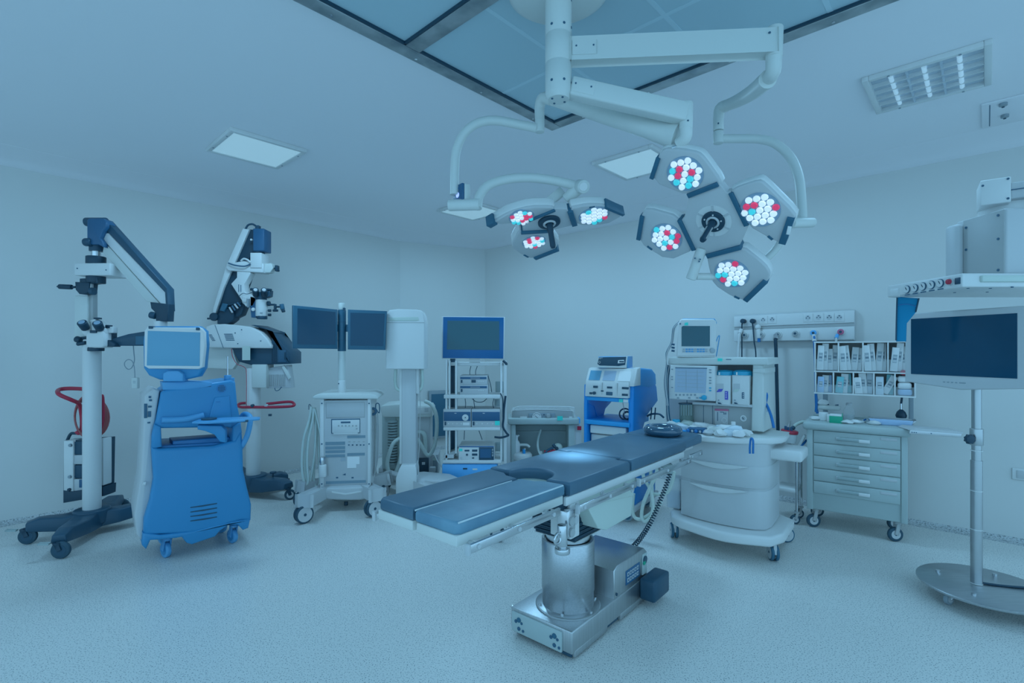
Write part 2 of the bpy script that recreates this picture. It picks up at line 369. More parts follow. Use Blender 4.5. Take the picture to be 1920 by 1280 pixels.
for lb, m, r, px, py, xs in (
    ('white hose hanging from the first gas outlet of the wall rail', 'white', .013, 1390, 618, ((1387, 625), (1385, 645), (1383, 700))),
    ('thick dark hose hanging straight down from the third gas outlet', 'black', .016, 1455, 628, ((1454, 636), (1455, 660), (1457, 740), (1460, 860))),
    ('blue hose dropping from the blue gas outlet behind the bin rack', 'navyhose', .012, 1526, 628, ((1527, 640), (1529, 690), (1530, 740), (1531, 765), (1533, 775))),
    ('white hose with blue tip under the pink gas outlet', 'white', .010, 1570, 628, ((1568, 634), (1568, 650), (1568, 700)))):
    o = One('gas_hose', lb, 'hose', group='hoses on the wall rail'); c = wallp(px, py, .11); n_ = t.R.col[1]
    pts = [wallp(px, py, .095)]+[wallp(a, b, .13) for a, b in xs]
    o.tube(pts, r, m, 10)
    o.cyl(pts[0], pts[1], r*1.5, 'chrome' if m == 'black' else ('skyblue' if 'tip' in lb else 'white'), n=12)
o = One('hose_valve', 'white valve with blue band hanging on the second gas outlet', 'valve'); o.cyl(wallp(1422, 617, .1), wallp(1423, 634, .1), .022, 'white', n=12, bev=.004); o.cyl(wallp(1423, 634, .1), wallp(1423, 641, .1), .014, 'navyhose', n=12); o.sphere(wallp(1421, 613, .1), .03, 'white')
s_ = Thing('light_switch', 'white light switch plate low on the right wall', 'light switch', WORLD.loc+t.loc*0+wallp(1916, 889, 0), YR)
b1 = s_.p('plate'); b1.box(-.055, .055, -.012, 0, -.045, .045, 'white', .004); b2 = s_.p('rocker', b1); b2.box(-.03, .03, -.018, -.01, -.03, .03, 'lgrey', .003)
# ---- flat grey panel on the far wall, behind the white column
t = Thing('light_box', 'flat grey viewing panel hung low on the far wall behind the trolley hoses', 'viewing panel', ((CL+CR)/2)+Vector((0, 0, 1.2)), math.degrees(math.atan2(.63, 1.21)))
t.p('frame').pbox((805, 732, 848, 821), -.07, .06, 'mgrey', .006); t.p('panel').pbox((809, 738, 848, 817), -.075, .02, 'petrol', .002)
# ================================================================ CEILING MOUNT AND THE TWO SURGICAL LAMPS
YC = 2.26; XC = (1047-CX)/FPX*YC
zz = lambda py, Y=YC: EYE-(py-HY)/FPX*Y
t = Thing('lamp_mount', 'white ceiling column with round flange that carries both surgical lamps', 'ceiling mount', (XC, YC, ZC-.03))
f = t.p('flange', F=WORLD); f.lathe([(.0, ZC-.095), (.19, ZC-.085), (.225, ZC-.06), (.23, ZC-.032), (0, ZC-.032)], (XC, YC, 0), 'warm', 40)
cl = t.p('column', F=WORLD); zb = zz(188)
cl.lathe([(0, zb), (.046, zb+.002), (.052, zb+.012), (.0585, zb+.03), (.0585, zz(122)), (.0565, zz(121)), (.0565, zz(119.5)), (.0585, zz(118.5)), (.0585, zz(70)), (.0565, zz(69)), (.0565, zz(67)), (.0585, zz(66)), (.0585, ZC-.09), (0, ZC-.09)], (XC, YC, 0), 'warm', 36)
for py in (6, 57, 160): 
    for a in (-125, -70, -20): 
        d = Vector((math.cos(math.radians(a)), math.sin(math.radians(a)), 0))*.0565; cl.cyl(Vector((XC, YC, zz(py)))+d, Vector((XC, YC, zz(py)))+d*1.06, .006, 'slate', n=8)
for a in range(4): cl.cyl((XC+.033*math.cos(a*1.57+.5), YC+.033*math.sin(a*1.57+.5), zb-.002), (XC+.033*math.cos(a*1.57+.5), YC+.033*math.sin(a*1.57+.5), zb+.006), .005, 'slate', n=8)

def plane(center, n):                                        # a frame whose local y runs into the lamp head
    y = -Vector(n).normalized(); x = y.cross(Vector((0, 0, 1))).normalized(); x = -x if x.x < 0 else x; z = x.cross(y)
    return Frame(center, R=Matrix((x, y, z)).transposed())
def zp(ox, oy, s): return lambda pts: [(ox+x/s, oy+y/s) for x, y in pts]
def module(t, head, F, q, outline, led, strips, tabs, th=.065, back=.6):
    """one lamp module: shell > LED cluster, dark grip strips"""
    m = t.p('lamp_module', head, F=F)
    pts = [F.hit(px, py) for px, py in q(outline)]; pts = [(p.x, p.z) for p in pts]
    rp = chaikin(chaikin(pts)) if False else chaikin(pts)
    c = (sum(p[0] for p in pts)/len(pts), sum(p[1] for p in pts)/len(pts))
    m.prism(rp, 0, th*.55, 'lgrey', .006)
    m.prism([(c[0]+(p[0]-c[0])*1.035, c[1]+(p[1]-c[1])*1.035) for p in rp], .012, th, 'white', .016, seg=3)
    (lx, ly), rad = q([led[:2]])[0], led[2]
    lc = F.hit(lx, ly); 
    m.cyl((lc.x, -.004, lc.z), (lc.x, .004, lc.z), rad, 'lens', n=32)
    rr = rad*.197; cells = []
    for i in range(-6, 7):
        for j in range(-6, 7):
            x, z = (i+.5*(j % 2))*rr*2.02, j*rr*1.75
            if math.hypot(x, z) < rad*.90: cells.append((x, z))
    return m, lc, cells, rr
def leds(m, lc, cells, rr, rng):
    for k, (x, z) in enumerate(cells):
        c = rng.random(); mm = 'ledred' if c < .19 else ('ledcyan' if c < .38 else 'led')
        m.cyl((lc.x+x, -.012, lc.z+z), (lc.x+x, -.002, lc.z+z), rr*.80, mm, r2=rr*.99, n=10)
def strips_(m, F, q, pairs, y0=-.012, y1=.05, w=None):
    for (a, b, wd) in pairs:
        (ax, ay), (bx, by) = q([a, b]); A, B = F.hit(ax, ay), F.hit(bx, by)
        d = (B-A); d.normalize(); nrm = Vector((-d.z, 0, d.x))*wd*.5
        m.prism([(A.x+nrm.x, A.z+nrm.z), (B.x+nrm.x, B.z+nrm.z), (B.x-nrm.x, B.z-nrm.z), (A.x-nrm.x, A.z-nrm.z)], y0, y1, 'petrol', .003)
rng = random.Random(3)
# ---- the larger lamp, four modules
YB = 2.40; CB = P(1335, 406, YB); FB = plane(CB, (-.52, -.52, -.67)); q = zp(1180, 220, 3.556)
t = Thing('surgical_light', 'larger white surgical lamp with four LED modules, hanging from the upper ceiling arm', 'surgical light', CB)
a = t.p('arm', F=WORLD)
A0, A1 = Vector((XC, YC, zz(99))), P(1452, 82, 2.20); d_ = (A1-A0).normalized()
a.beam(A0+d_*.055, A1, .066, .088, 'warm', .008); a.beam(A0+d_*.06, A0+d_*.165, .070, .058, 'warm', .002)
for k in (.075, .15): a.cyl(A0+d_*k+Vector((0, -.037, .008)), A0+d_*k+Vector((0, -.034, .008)), .004, 'slate', n=8)
hb = t.p('hinge', F=WORLD)
hb.cyl(P(1453, 52, 2.2), P(1451, 108, 2.2), .034, 'warm', n=24, bev=.004); hb.tube([P(1451, 105, 2.2), P(1449, 135, 2.22), P(1436, 152, 2.30)], .033, 'warm', 16, r1=.03)
hb.cyl(P(1443, 60, 2.165), P(1443, 62, 2.165), .005, 'slate')
sa = t.p('spring_arm', F=WORLD)
sa.tube([P(1440, 148, 2.26), P(1412, 172, 2.45), P(1385, 188, 2.65), P(1362, 198, 2.78)], .040, 'warm', 14, r1=.030)
sa.tube([P(1362, 198, 2.78), P(1350, 204, 2.82), P(1347, 225, 2.82)], .032, 'warm', 14, r1=.028)
sw = t.p('swivel', F=WORLD); sw.cyl(P(1347, 218, 2.82), P(1347, 245, 2.82), .0275, 'warm', n=20, bev=.003); sw.cyl(P(1347, 246.5, 2.82), P(1347, 269, 2.82), .027, 'warm', n=20, bev=.004); sw.cyl(P(1347, 230, 2.79), P(1347, 232, 2.79), .004, 'slate')
tb = t.p('tube_arm', F=WORLD)
tb.tube([P(1352, 260, 2.82), P(1385, 260, 2.80), P(1425, 261, 2.76), P(1455, 270, 2.72), P(1482, 295, 2.68), P(1497, 330, 2.64), P(1502, 370, 2.60), P(1504, 414, 2.56)], .0235, 'warm', 14)
tb.cyl(P(1484, 418, 2.50), P(1524, 417, 2.56), .0245, 'warm', n=18, bev=.004)
tb.tube([P(1470, 420, 2.50), P(1462, 455, 2.56), P(1440, 482, 2.60), P(1405, 505, 2.63), P(1360, 517, 2.64), P(1305, 518, 2.62)], .018, 'warm', 12)
tb.cyl(P(1316, 466, 2.56), P(1295, 524, 2.60), .026, 'warm', n=18, bev=.006)
for px, py in ((1303, 484), (1313, 486), (1311, 490)): tb.cyl(P(px, py, 2.53), P(px, py, 2.56), .004, 'slate', n=8)
hd = t.p('lamp_head', F=FB)
body = [(395, 525), (600, 440), (650, 505), (680, 500), (795, 715), (735, 855), (515, 925), (440, 885), (336, 690), (366, 668), (388, 590)]
bp = [FB.hit(px, py) for px, py in q(body)]; hd.prism([(p.x, p.z) for p in bp], .0, .045, 'lgrey', .003)
c0 = FB.hit(*q([(562, 690)])[0]); rl = .083
hd.cyl((c0.x, -.003, c0.z), (c0.x, .004, c0.z), rl, 'white', n=40)
for k in range(6):
    aa = k*math.pi/3+.3; hd.prism([(c0.x+math.cos(aa+s)*r_, c0.z+math.sin(aa+s)*r_) for s, r_ in ((-.06, .05), (.06, .05), (.06, rl*.98), (-.06, rl*.98))], -.006, 0, 'lgrey', 0)
hd.cyl((c0.x, -.014, c0.z), (c0.x, .004, c0.z), .054, 'black', n=32, bev=.004); hd.torus((c0.x, -.014, c0.z), .026, .006, 'lgrey', (0, 1, 0), 24, 8)
for k in range(5): hd.cyl((c0.x+.04*math.cos(k*1.26), -.017, c0.z+.04*math.sin(k*1.26)), (c0.x+.04*math.cos(k*1.26), -.013, c0.z+.04*math.sin(k*1.26)), .004, 'white', n=8)
gr = t.p('handle', hd, F=FB); gr.lathe([(0, 0), (.017, 0), (.017, .045), (.014, .05), (.015, .145), (.012, .155), (0, .156)], (c0.x, -.010, c0.z), 'black', 16, Matrix.Rotation(math.pi/2, 4, 'X'))
for k in range(3): gr.cyl((c0.x+.0145*math.cos(k*2.1), -.065, c0.z+.0145*math.sin(k*2.1)), (c0.x+.014*math.cos(k*2.1), -.155, c0.z+.014*math.sin(k*2.1)), .0035, 'grey', n=8)
LEDR = .084
for outl, led, st, tabs in (
    ([(150, 428), (188, 268), (225, 210), (350, 216), (460, 238), (500, 275), (612, 432), (590, 462), (398, 528)], (372, 375, LEDR), [((392, 520), (592, 442), .022), ((150, 405), (195, 268), .020)], []),
    ([(670, 497), (722, 466), (860, 422), (900, 440), (1108, 648), (1100, 690), (1020, 842), (960, 820), (785, 722)], (872, 615, LEDR), [((678, 500), (783, 718), .020), ((1080, 665), (1020, 838), .030)], [((925, 790), (955, 815))]),
    ([(515, 918), (742, 855), (905, 985), (938, 1040), (928, 1090), (785, 1225), (690, 1200), (560, 1115), (530, 1010)], (683, 1040, LEDR), [((518, 922), (743, 862), .024), ((775, 1218), (910, 1088), .026)], [((700, 1192), (735, 1208))]),
    ([(55, 830), (76, 655), (112, 606), (335, 668), (440, 880), (260, 958)], (247, 800, LEDR*.98), [((335, 680), (432, 882), .020), ((62, 812), (88, 655), .022)], [((120, 858), (152, 882))])):
    m, lc, cells, rr = module(t, hd, FB, q, outl, led, st, tabs)
    lm = t.p('led_cluster', hd, F=FB); leds(lm, lc, cells, rr, rng)
    for s_ in st: strips_(t.p('grip_strip', hd, F=FB), FB, q, [s_])
    for a_, b_ in tabs: strips_(t.p('latch', hd, F=FB), FB, q, [(a_, b_, .012)], -.004, .02)
s2 = t.p('status_panel', hd, F=FB, label='white status sticker on a dark strip'); strips_(s2, FB, q, [((1062, 770), (1075, 715), .016)], -.016, -.01); s2.mats[0] = 'label'
# ---- the smaller lamp, three modules
YS = 2.80; CS = P(1030, 408, YS); FS = plane(CS, (.113, -.30, -.945)); q = zp(820, 180, 4.0)
t = Thing('surgical_light', 'smaller white surgical lamp with three LED modules, seen from below at the left', 'surgical light', CS)
a = t.p('arm', F=WORLD)
A0, A1 = Vector((XC, YC, zz(160))), P(1286, 214, 2.26); d_ = (A1-A0).normalized()
a.beam(A0+d_*.055, A1, .066, .084, 'warm', .008); a.beam(A0+d_*.06, A0+d_*.16, .070, .055, 'warm', .002)
for k in (.075, .145): a.cyl(A0+d_*k+Vector((0, -.037, .008)), A0+d_*k+Vector((0, -.034, .008)), .004, 'slate', n=8)
hb = t.p('hinge', F=WORLD); hb.cyl(P(1287, 193, 2.26), P(1286, 243, 2.26), .029, 'warm', n=24, bev=.004)
hb.tube([P(1286, 240, 2.26), P(1285, 258, 2.27), P(1272, 270, 2.30)], .028, 'warm', 16, r1=.026); hb.cyl(P(1290, 225, 2.23), P(1290, 227, 2.23), .004, 'slate')
hb.beam(P(1272, 274, 2.30), P(1258, 280, 2.30), .03, .016, 'chrome', .002)
sa = t.p('spring_arm', F=WORLD)
sa.tube([P(1270, 255, 2.32), P(1245, 249, 2.35), P(1200, 235, 2.40), P(1140, 218, 2.48), P(1080, 200, 2.56), P(1035, 187, 2.64)], .059, 'warm', 16, r1=.028)
sa.tube([P(1035, 187, 2.64), P(1018, 184, 2.67), P(1012, 200, 2.70), P(1012, 225, 2.70)], .03, 'warm', 14, r1=.026)
sw = t.p('swivel', F=WORLD); sw.cyl(P(1012, 224, 2.70), P(1012, 248, 2.70), .0255, 'warm', n=20, bev=.004)
tb = t.p('tube_arm', F=WORLD)
tb.tube([P(1006, 240, 2.70), P(970, 233, 2.70), P(930, 226, 2.70), P(898, 230, 2.70), P(872, 248, 2.70), P(857, 278, 2.70), P(853, 310, 2.70), P(852, 365, 2.70)], .0235, 'warm', 14)
tb.tube([P(895, 390, 2.66), P(899, 368, 2.68), P(915, 348, 2.70), P(945, 337, 2.72), P(985, 333, 2.74), P(1030, 337, 2.76), P(1090, 350, 2.78)], .0245, 'warm', 14)
tb.cyl(P(1086, 349, 2.78), P(1095, 350, 2.72), .036, 'warm', n=22, bev=.006); tb.cyl(P(1092, 350, 2.74), P(1094, 350, 2.71), .022, 'white', n=18)
tb.cyl(P(1085, 352, 2.78), P(1062, 374, 2.82), .034, 'warm', n=18, bev=.004); tb.beam(P(1055, 358, 2.86), P(1030, 378, 2.86), .04, .05, 'warm', .004)
cb = t.p('control_box', F=WORLD)
cb.cyl(P(842, 385, 2.70), P(900, 383, 2.66), .030, 'warm', n=18, bev=.003); FBx = Frame(P(860, 366, 2.70), -52)
bx = t.p('keypad', cb, F=FBx, label='dark keypad with a lit round button'); bx.box(-.045, .045, -.006, .008, -.055, .055, 'darkblue', .003); bx.cyl((.0, -.009, .0), (0, -.005, 0), .014, 'glow', n=16); bx.cyl((.0, -.0085, .035), (0, -.005, .035), .008, 'bluel', n=12)
cb.M = FBx.mat; cb.box(-.046, .046, .008, .045, -.055, .055, 'warm', .006); cb.M = Matrix.Identity(4)
hd = t.p('lamp_head', F=FS)
body = [(660, 935), (870, 845), (975, 850), (1032, 965), (890, 1000), (640, 1012)]
bp = [FS.hit(px, py) for px, py in q(body)]; hd.prism([(p.x, p.z) for p in bp], .0, .045, 'lgrey', .003)
c0 = FS.hit(*q([(838, 940)])[0]); hd.cyl((c0.x, -.014, c0.z), (c0.x, .004, c0.z), .063, 'black', n=32, bev=.004); hd.torus((c0.x, -.016, c0.z), .03, .007, 'lgrey', (0, 1, 0), 24, 8)
gr = t.p('handle', hd, F=FS); gr.lathe([(0, 0), (.018, 0), (.018, .05), (.015, .055), (.016, .142), (.012, .155), (0, .156)], (c0.x, -.010, c0.z), 'black', 16, Matrix.Rotation(math.pi/2, 4, 'X'))
for outl, led, st, tabs in (
    ([(405, 958), (540, 880), (700, 836), (862, 836), (880, 850), (665, 940), (500, 962)], (632, 908, .070), [((668, 936), (880, 850), .016), ((392, 948), (425, 965), .05)], []),
    ([(985, 850), (1120, 822), (1262, 826), (1402, 892), (1262, 968), (1030, 968)], (1175, 895, .086), [((995, 860), (1030, 965), .030), ((1262, 828), (1395, 885), .018)], [((1140, 834), (1180, 830))]),
    ([(552, 1130), (615, 1010), (640, 1018), (835, 1005), (928, 1128), (720, 1222), (640, 1195)], (725, 1092, .072), [((628, 1020), (835, 1008), .022), ((730, 1214), (905, 1145), .030)], [((650, 1190), (682, 1208))])):
    m, lc, cells, rr = module(t, hd, FS, q, outl, led, st, tabs)
    lm = t.p('led_cluster', hd, F=FS); leds(lm, lc, cells, rr, rng)
    for s_ in st: strips_(t.p('grip_strip', hd, F=FS), FS, q, [s_])
    for a_, b_ in tabs: strips_(t.p('latch', hd, F=FS), FS, q, [(a_, b_, .012)], -.004, .02)
# the lamps' own light on the table
def spot(par, loc, target, power, ang, blend=.8):
    d = bpy.data.lights.new('lamp_beam', 'SPOT'); d.energy = power; d.spot_size = math.radians(ang); d.spot_blend = blend; d.color = (.50, .74, .92); d.shadow_soft_size = .12
    o = bpy.data.objects.new('lamp_beam', d); C.objects.link(o); o.location = loc; o.rotation_euler = (Vector(target)-Vector(loc)).to_track_quat('-Z', 'Y').to_euler()
spot(None, CS+FS.R @ Vector((0, -.24, 0)), P(1075, 851, 2.874), 330, 15)
# ================================================================ OPERATING TABLE
TX, TY, TYAW = .298, 2.70, 49.6
t = Thing('operating_table', 'long operating table with dark blue cushions on a thick steel column', 'operating table', (TX, TY, 0), TYAW)
# local x = towards the head end (back right), local y = to the far long side
b = t.p('base_plate'); ZB = .145
b.box(-.215, .60, -.17, .215, .035, ZB, 'brushed', .006); b.box(-.20, .59, -.155, .20, .012, .04, 'dark', 0)
b.box(-.19, .12, -.1705, -.10, .012, .045, 'brushed', .002); b.box(.26, .60, -.1705, -.10, .012, .045, 'brushed', .002)
e = t.p('end_plate', label='pale end plate with round holes'); e.box(-.228, -.213, -.115, .20, .03, .130, 'sagel', .004)
for y in (-.075, .15):
    for dy, z, r in ((0, .10, .013), (.02, .088, .009), (-.018, .088, .007), (0, .055, .010), (-.028, .052, .007)): e.cyl((-.231, y+dy, z), (-.226, y+dy, z), r, 'petrol' if r > .01 else 'slate', n=14)
for y in (.225, .19): b.cyl((-.17, y+.0, ZB-.03), (-.17, y+.02, ZB-.03), .010, 'chrome', n=10)
cl = t.p('column')
cl.lathe([(0, ZB), (.172, ZB), (.172, ZB+.008), (.165, ZB+.012), (0, ZB+.012)], (0, 0, 0), 'steel', 40)
cl.lathe([(0, ZB+.01), (.136, ZB+.01), (.136, .232), (.1395, .236), (.1395, .498), (.136, .502), (.126, .502), (.126, .49), (0, .49)], (0, 0, 0), 'sheet', 48)
cl.cyl((0, 0, .48), (0, 0, .54), .118, 'chrome', n=40)
for k in range(6): cl.cyl((.155*math.cos(k*1.05+.4), .155*math.sin(k*1.05+.4), ZB+.012), (.155*math.cos(k*1.05+.4), .155*math.sin(k*1.05+.4), ZB+.02), .008, 'chrome', n=8)
bl = t.p('bellows', label='black pleated bellows')
for k in range(9):
    z = .540+k*.012; h = .124+.004*(k % 2)+.002*k; bl.box(-h, h, -h, h, z, z+.010, 'black', .003)
bl.box(-.128, .128, -.128, .128, .536, .541, 'steel', .002); bl.box(-.145, .145, -.145, .145, .645, .70, 'black', .01)
mt = t.p('motor_box', label='steel motor housing with a blue sheen top'); 
mt.prism([(.20, ZB), (.60, ZB), (.60, .285), (.565, .315), (.235, .315), (.20, .30)], -.165, .175, 'brushed', .006, 'y')
lp = t.p('label_plate', mt, label='dark plate of white pictogram marks'); lp.box(.33, .50, -.168, -.163, .175, .255, 'darkblue', .001)
for j in range(2):
    for i in range(5): lp.box(.345+i*.029, .345+i*.029+.02, -.1695, -.167, .188+j*.033, .210+j*.033, 'lgrey', 0)
for i in range(5): 
    for j in range(2): lp.box(.35+i*.029, .35+i*.029+.010, -.1702, -.169, .193+j*.033, .205+j*.033, 'slate', 0)
sk = t.p('mains_inlet', mt); sk.box(.535, .59, -.169, -.163, .165, .285, 'sagel', .001); sk.cyl((.562, -.175, .25), (.562, -.165, .25), .022, 'dark', n=14); sk.cyl((.548, -.176, .235), (.548, -.165, .235), .012, 'green', n=12); sk.cyl((.225, -.170, .165), (.225, -.165, .165), .008, 'dark', n=8); sk.cyl((.60, -.12, .255), (.612, -.12, .255), .007, 'dark', n=8)
fp = t.p('black_cover', label='black rubber corner cover'); fp.box(.49, .70, -.265, -.168, .04, .165, 'dark', .014)
# under the top
ZT, TH = .90, .065                                          # top of cushions and their thickness
sh = t.p('shroud', label='cream steel shroud under the seat')
sh.pprism([(1072, 922), (1073, 957), (1085, 960), (1100, 948), (1126, 944), (1188, 930), (1193, 880)], -.232, .46, 'cream', .006); sh.pprism([(1099, 945), (1122, 991), (1137, 994), (1184, 967), (1189, 900)], -.225, .40, 'cream', .006)
for px, py in ((1128, 925), (1185, 917)): q_ = sh.F.hit(px, py, -.232); sh.cyl(q_-Vector((0, .006, 0)), q_, .016, 'lgrey', n=16); sh.cyl(q_-Vector((0, .008, 0)), q_, .006, 'grey', n=10)
def pad(name, outline, z1, m, label=None, bev=.016, th=.065):
    p_ = t.p(name, label=label); p_.prism(outline, z1-th, z1, m, bev, 'z', 3); return p_
W = .238; R_ = .115
arc = [(-.36+.135*math.sin(a_), R_*math.cos(a_)) for a_ in [math.pi*k/14 for k in range(15)]]
legn = [(-1.03, -.232), (-.365, -.232), (-.365, -R_-.0), (-.42, -.09), (-.455, -.012), (-1.03, -.012)]
pad('leg_cushion', [(-1.03, -.215), (-1.01, -.235), (-.375, -.235), (-.36, -.22), (-.37, -R_-.005), (-.40, -.085), (-.412, -.008), (-1.03, -.008)], ZT-.004, 'padworn', 'worn lighter blue leg cushion', .014, .05)
pad('leg_cushion', [(-1.03, .008), (-.412, .008), (-.40, .085), (-.37, R_+.005), (-.36, .22), (-.375, .235), (-1.01, .235), (-1.03, .215)], ZT-.004, 'pad', None, .014, .05)
pad('seat_cushion', [(-.345, -.245)]+[(.225, -.245), (.235, -.235), (.235, -.16), (.265, -.15), (.265, .15), (.235, .16), (.235, .245), (-.345, .245)]+[(p[0]+.012, p[1]) for p in arc], ZT, 'pad')
pad('back_cushion', [(.245, -.245), (1.0, -.245), (1.01, -.235), (1.01, .235), (1.0, .245), (.245, .245), (.245, .17), (.275, .16), (.275, -.16), (.245, -.17)], ZT+.004, 'pad')
pad('head_cushion', [(1.025, -.225), (1.34, -.225), (1.385, -.16), (1.385, .16), (1.34, .225), (1.025, .225)], ZT+.002, 'pad')
sm_ = t.p('seam', label='pale piping along the leg cushions'); 
for y, x0, x1 in ((-.235, -1.02, -.38), (-.010, -1.03, -.47)): sm_.tube([(x0, y+.004, ZT-.007), (x1, y+.004, ZT-.007)], .0035, 'seam', 8, sm=0)
for y in (-.2, .2): pass
fr = t.p('leg_plate', label='pale frame plate under a leg cushion'); fr.box(-1.03, -.38, -.232, -.012, ZT-.054-.036, ZT-.052, 'warm', .004)
fr = t.p('leg_plate', label='pale frame plate under a leg cushion'); fr.box(-1.03, -.38, .012, .232, ZT-.054-.036, ZT-.052, 'warm', .004)
fr = t.p('top_frame'); fr.box(-.36, 1.0, -.235, .235, ZT-TH-.04, ZT-TH, 'white', .004); fr.box(1.03, 1.30, -.18, .18, ZT-TH-.03, ZT-TH, 'white', .004); fr.box(.98, 1.06, -.10, .10, ZT-TH-.03, ZT-TH-.01, 'steel', .003)
ms = t.p('gap_shade'); ms.box(-.40, -.20, -.15, .15, ZT-TH-.05, ZT-TH+.004, 'black', 0); ms.box(-.40, -.33, -.22, .22, ZT-TH-.05, ZT-.04, 'black', 0); ms.box(1.0, 1.03, -.15, .15, ZT-TH-.02, ZT-.04, 'black', 0)  # black blocks standing in for the shade inside the cutout and joints
for sgn in (-1, 1):
    for x0, x1 in ((-1.02, -.47), (-.33, .235), (.27, 1.0), (1.06, 1.30)):
        yy = sgn*.275 if x1 < 1.1 else sgn*.24
        rl = t.p('side_rail', label='steel accessory rail'); z = ZT-TH-.052 if x1 > -.4 else ZT-TH-.026
        rl.box(x0, x1, yy-.006, yy+.006, z-.016, z+.016, 'chrome', .002)
        n_ = 3 if x1-x0 > .5 else 2
        for k in range(n_):
            x = x0+.05+(x1-x0-.1)*k/(n_-1); rl.cyl((x, sgn*.225, z), (x, yy, z), .010, 'chrome', n=12); rl.cyl((x, yy+sgn*.006, z), (x, yy+sgn*.010, z), .009, 'lgrey', n=12)
        rl.box(x0-.004, x0+.008, yy-.010, yy+.010, z-.02, z+.02, 'lgrey', .002)
cp = t.p('clamp', label='chrome socket clamp'); cp.cyl((-.42, -.255, ZT-TH-.10), (-.42, -.255, ZT-TH-.20), .022, 'chrome', n=18, bev=.003); cp.cyl((-.42, -.255, ZT-TH-.20), (-.42, -.255, ZT-TH-.225), .034, 'chrome', n=20, bev=.004)
cp.torus((-.46, -.258, ZT-TH-.15), .022, .006, 'chrome', (0, 1, 0), 20, 8); cp.cyl((-.42, -.255, ZT-TH-.21), (-.25, -.10, ZT-TH-.17), .006, 'chrome', n=8); cp.beam((-.42, -.25, ZT-TH-.10), (-.42, -.25, ZT-TH-.02), .04, .03, 'warm', .004)
hj = t.p('hinge_joint'); hj.box(-.385, -.325, -.262, -.20, ZT-TH-.17, ZT-TH-.05, 'chrome', .006)
for k in range(2): hj.cyl((-.36, -.27, ZT-TH-.10-.05*k), (-.36, -.255, ZT-TH-.10-.05*k), .02, 'grey', n=16)
hj.box(-.325, -.25, -.235, -.12, ZT-TH-.20, ZT-TH-.04, 'white', .006); hj.cyl((-.285, -.24, ZT-TH-.12), (-.285, -.234, ZT-TH-.12), .02, 'lgrey', n=16)
o = One('head_ring', 'shiny dark gel head ring lying on the head end of the operating table', 'head ring'); c = P(1243, 808, 3.55); c.z = ZT+.002+.034
o.torus(c, .098, .034, 'gel', n=40, k=14); 
o = One('coiled_cord', 'black coiled control cord hanging from under the table head down to the steel base', 'cord')
def coil(o, pts, R, r, m, pitch):
    pts = catmull([Vector(p) for p in pts], 12, False); out = []; L = 0; pr = pts[0]
    up = Vector((0, 1, 0))
    for i, p in enumerate(pts[:-1]):
        d = pts[i+1]-p; n = max(2, int(d.length/pitch*8)); tt = d.normalized(); a = tt.cross(up).normalized(); b2 = tt.cross(a)
        for j in range(n):
            q_ = p+d*j/n; ph = (L+d.length*j/n)/pitch*2*math.pi; out.append(q_+R*(math.cos(ph)*a+math.sin(ph)*b2))
        L += d.length
    o.tube(out, r, m, 5, sm=0)
coil(o, [P(1256, 888, 3.35), P(1247, 915, 3.34), P(1237, 940, 3.32), P(1222, 975, 3.28), P(1200, 1010, 3.18), P(1175, 1035, 3.07), P(1148, 1049, 2.98), P(1120, 1061, 2.90)], .0135, .0036, 'black', .018)
o = One('hand_control', 'dark hand control clipped under the near rail of the table head', 'hand control', P(1250, 882, 3.37)); o.box(-.035, .035, -.03, .03, -.02, .05, 'sage', .01); o.box(-.025, .025, -.02, .02, .05, .10, 'dark', .006)
# ================================================================ LEFT SIDE: MICROSCOPES AND THE BLUE EYE-SURGERY MACHINE
def arm_leg(m, c, ang, L, w0, w1, z0, z1, zt, mt):           # tapering, drooping base leg with a raised end
    d = Vector((math.cos(ang), math.sin(ang), 0)); s = Vector((-d.y, d.x, 0)); bm = bmesh.new(); rows = []
    for k, (l, w, lo, hi) in enumerate(((0, w0, z0, z1), (L*.45, w0*.75+w1*.25, z0*.75+zt*.25, z1*.93), (L*.8, w1*1.15, zt*.85, zt+.085), (L, w1, zt, zt+.06))):
        q = Vector(c)+d*l; rows.append([bm.verts.new(q+s*w*.5+Vector((0, 0, lo))), bm.verts.new(q-s*w*.5+Vector((0, 0, lo))), bm.verts.new(q-s*w*.40+Vector((0, 0, hi))), bm.verts.new(q+s*w*.40+Vector((0, 0, hi)))])
    for a, b in zip(rows[:-1], rows[1:]):
        for k in range(4): bm.faces.new((a[k], a[(k+1) % 4], b[(k+1) % 4], b[k]))
    bm.faces.new(rows[0]); bm.faces.new(rows[-1][::-1]); m._bev(bm, .010, 2); m._take(bm, mt)
# ---- microscope at far left
MX, MY = -3.44, 4.15
t = Thing('surgical_microscope', 'tall white microscope stand with red cable coil, standing nearest the left picture edge', 'surgical microscope', (MX, MY, 0))
lx, ly = FL(46, 1020).x-MX, FL(46, 1020).y-MY; fx, fy = FL(108, 1047).x-MX, FL(108, 1047).y-MY
bs = t.p('base'); bs.cyl((0, 0, .085), (0, 0, .20), .125, 'dark', n=28, bev=.012)
for dx, dy in ((lx, ly), (fx, fy), (-lx, -ly), (-fx, -fy)):
    L = math.hypot(dx, dy); arm_leg(bs, (0, 0, 0), math.atan2(dy, dx), L*.98, .20, .10, .06, .19, .105, 'dark')
for dx, dy, yw in ((lx, ly, 15), (fx, fy, 10), (-lx, -ly, 40), (-fx, -fy, 20)):
    k = caster(t, dx, dy, .062, 'rubber', 'black', yw+180, .028, hub='dark', top=.125); k.beam((dx-.03, dy-.03, .118), (dx-.09, dy-.05, .125), .03, .008, 'sage', .002)
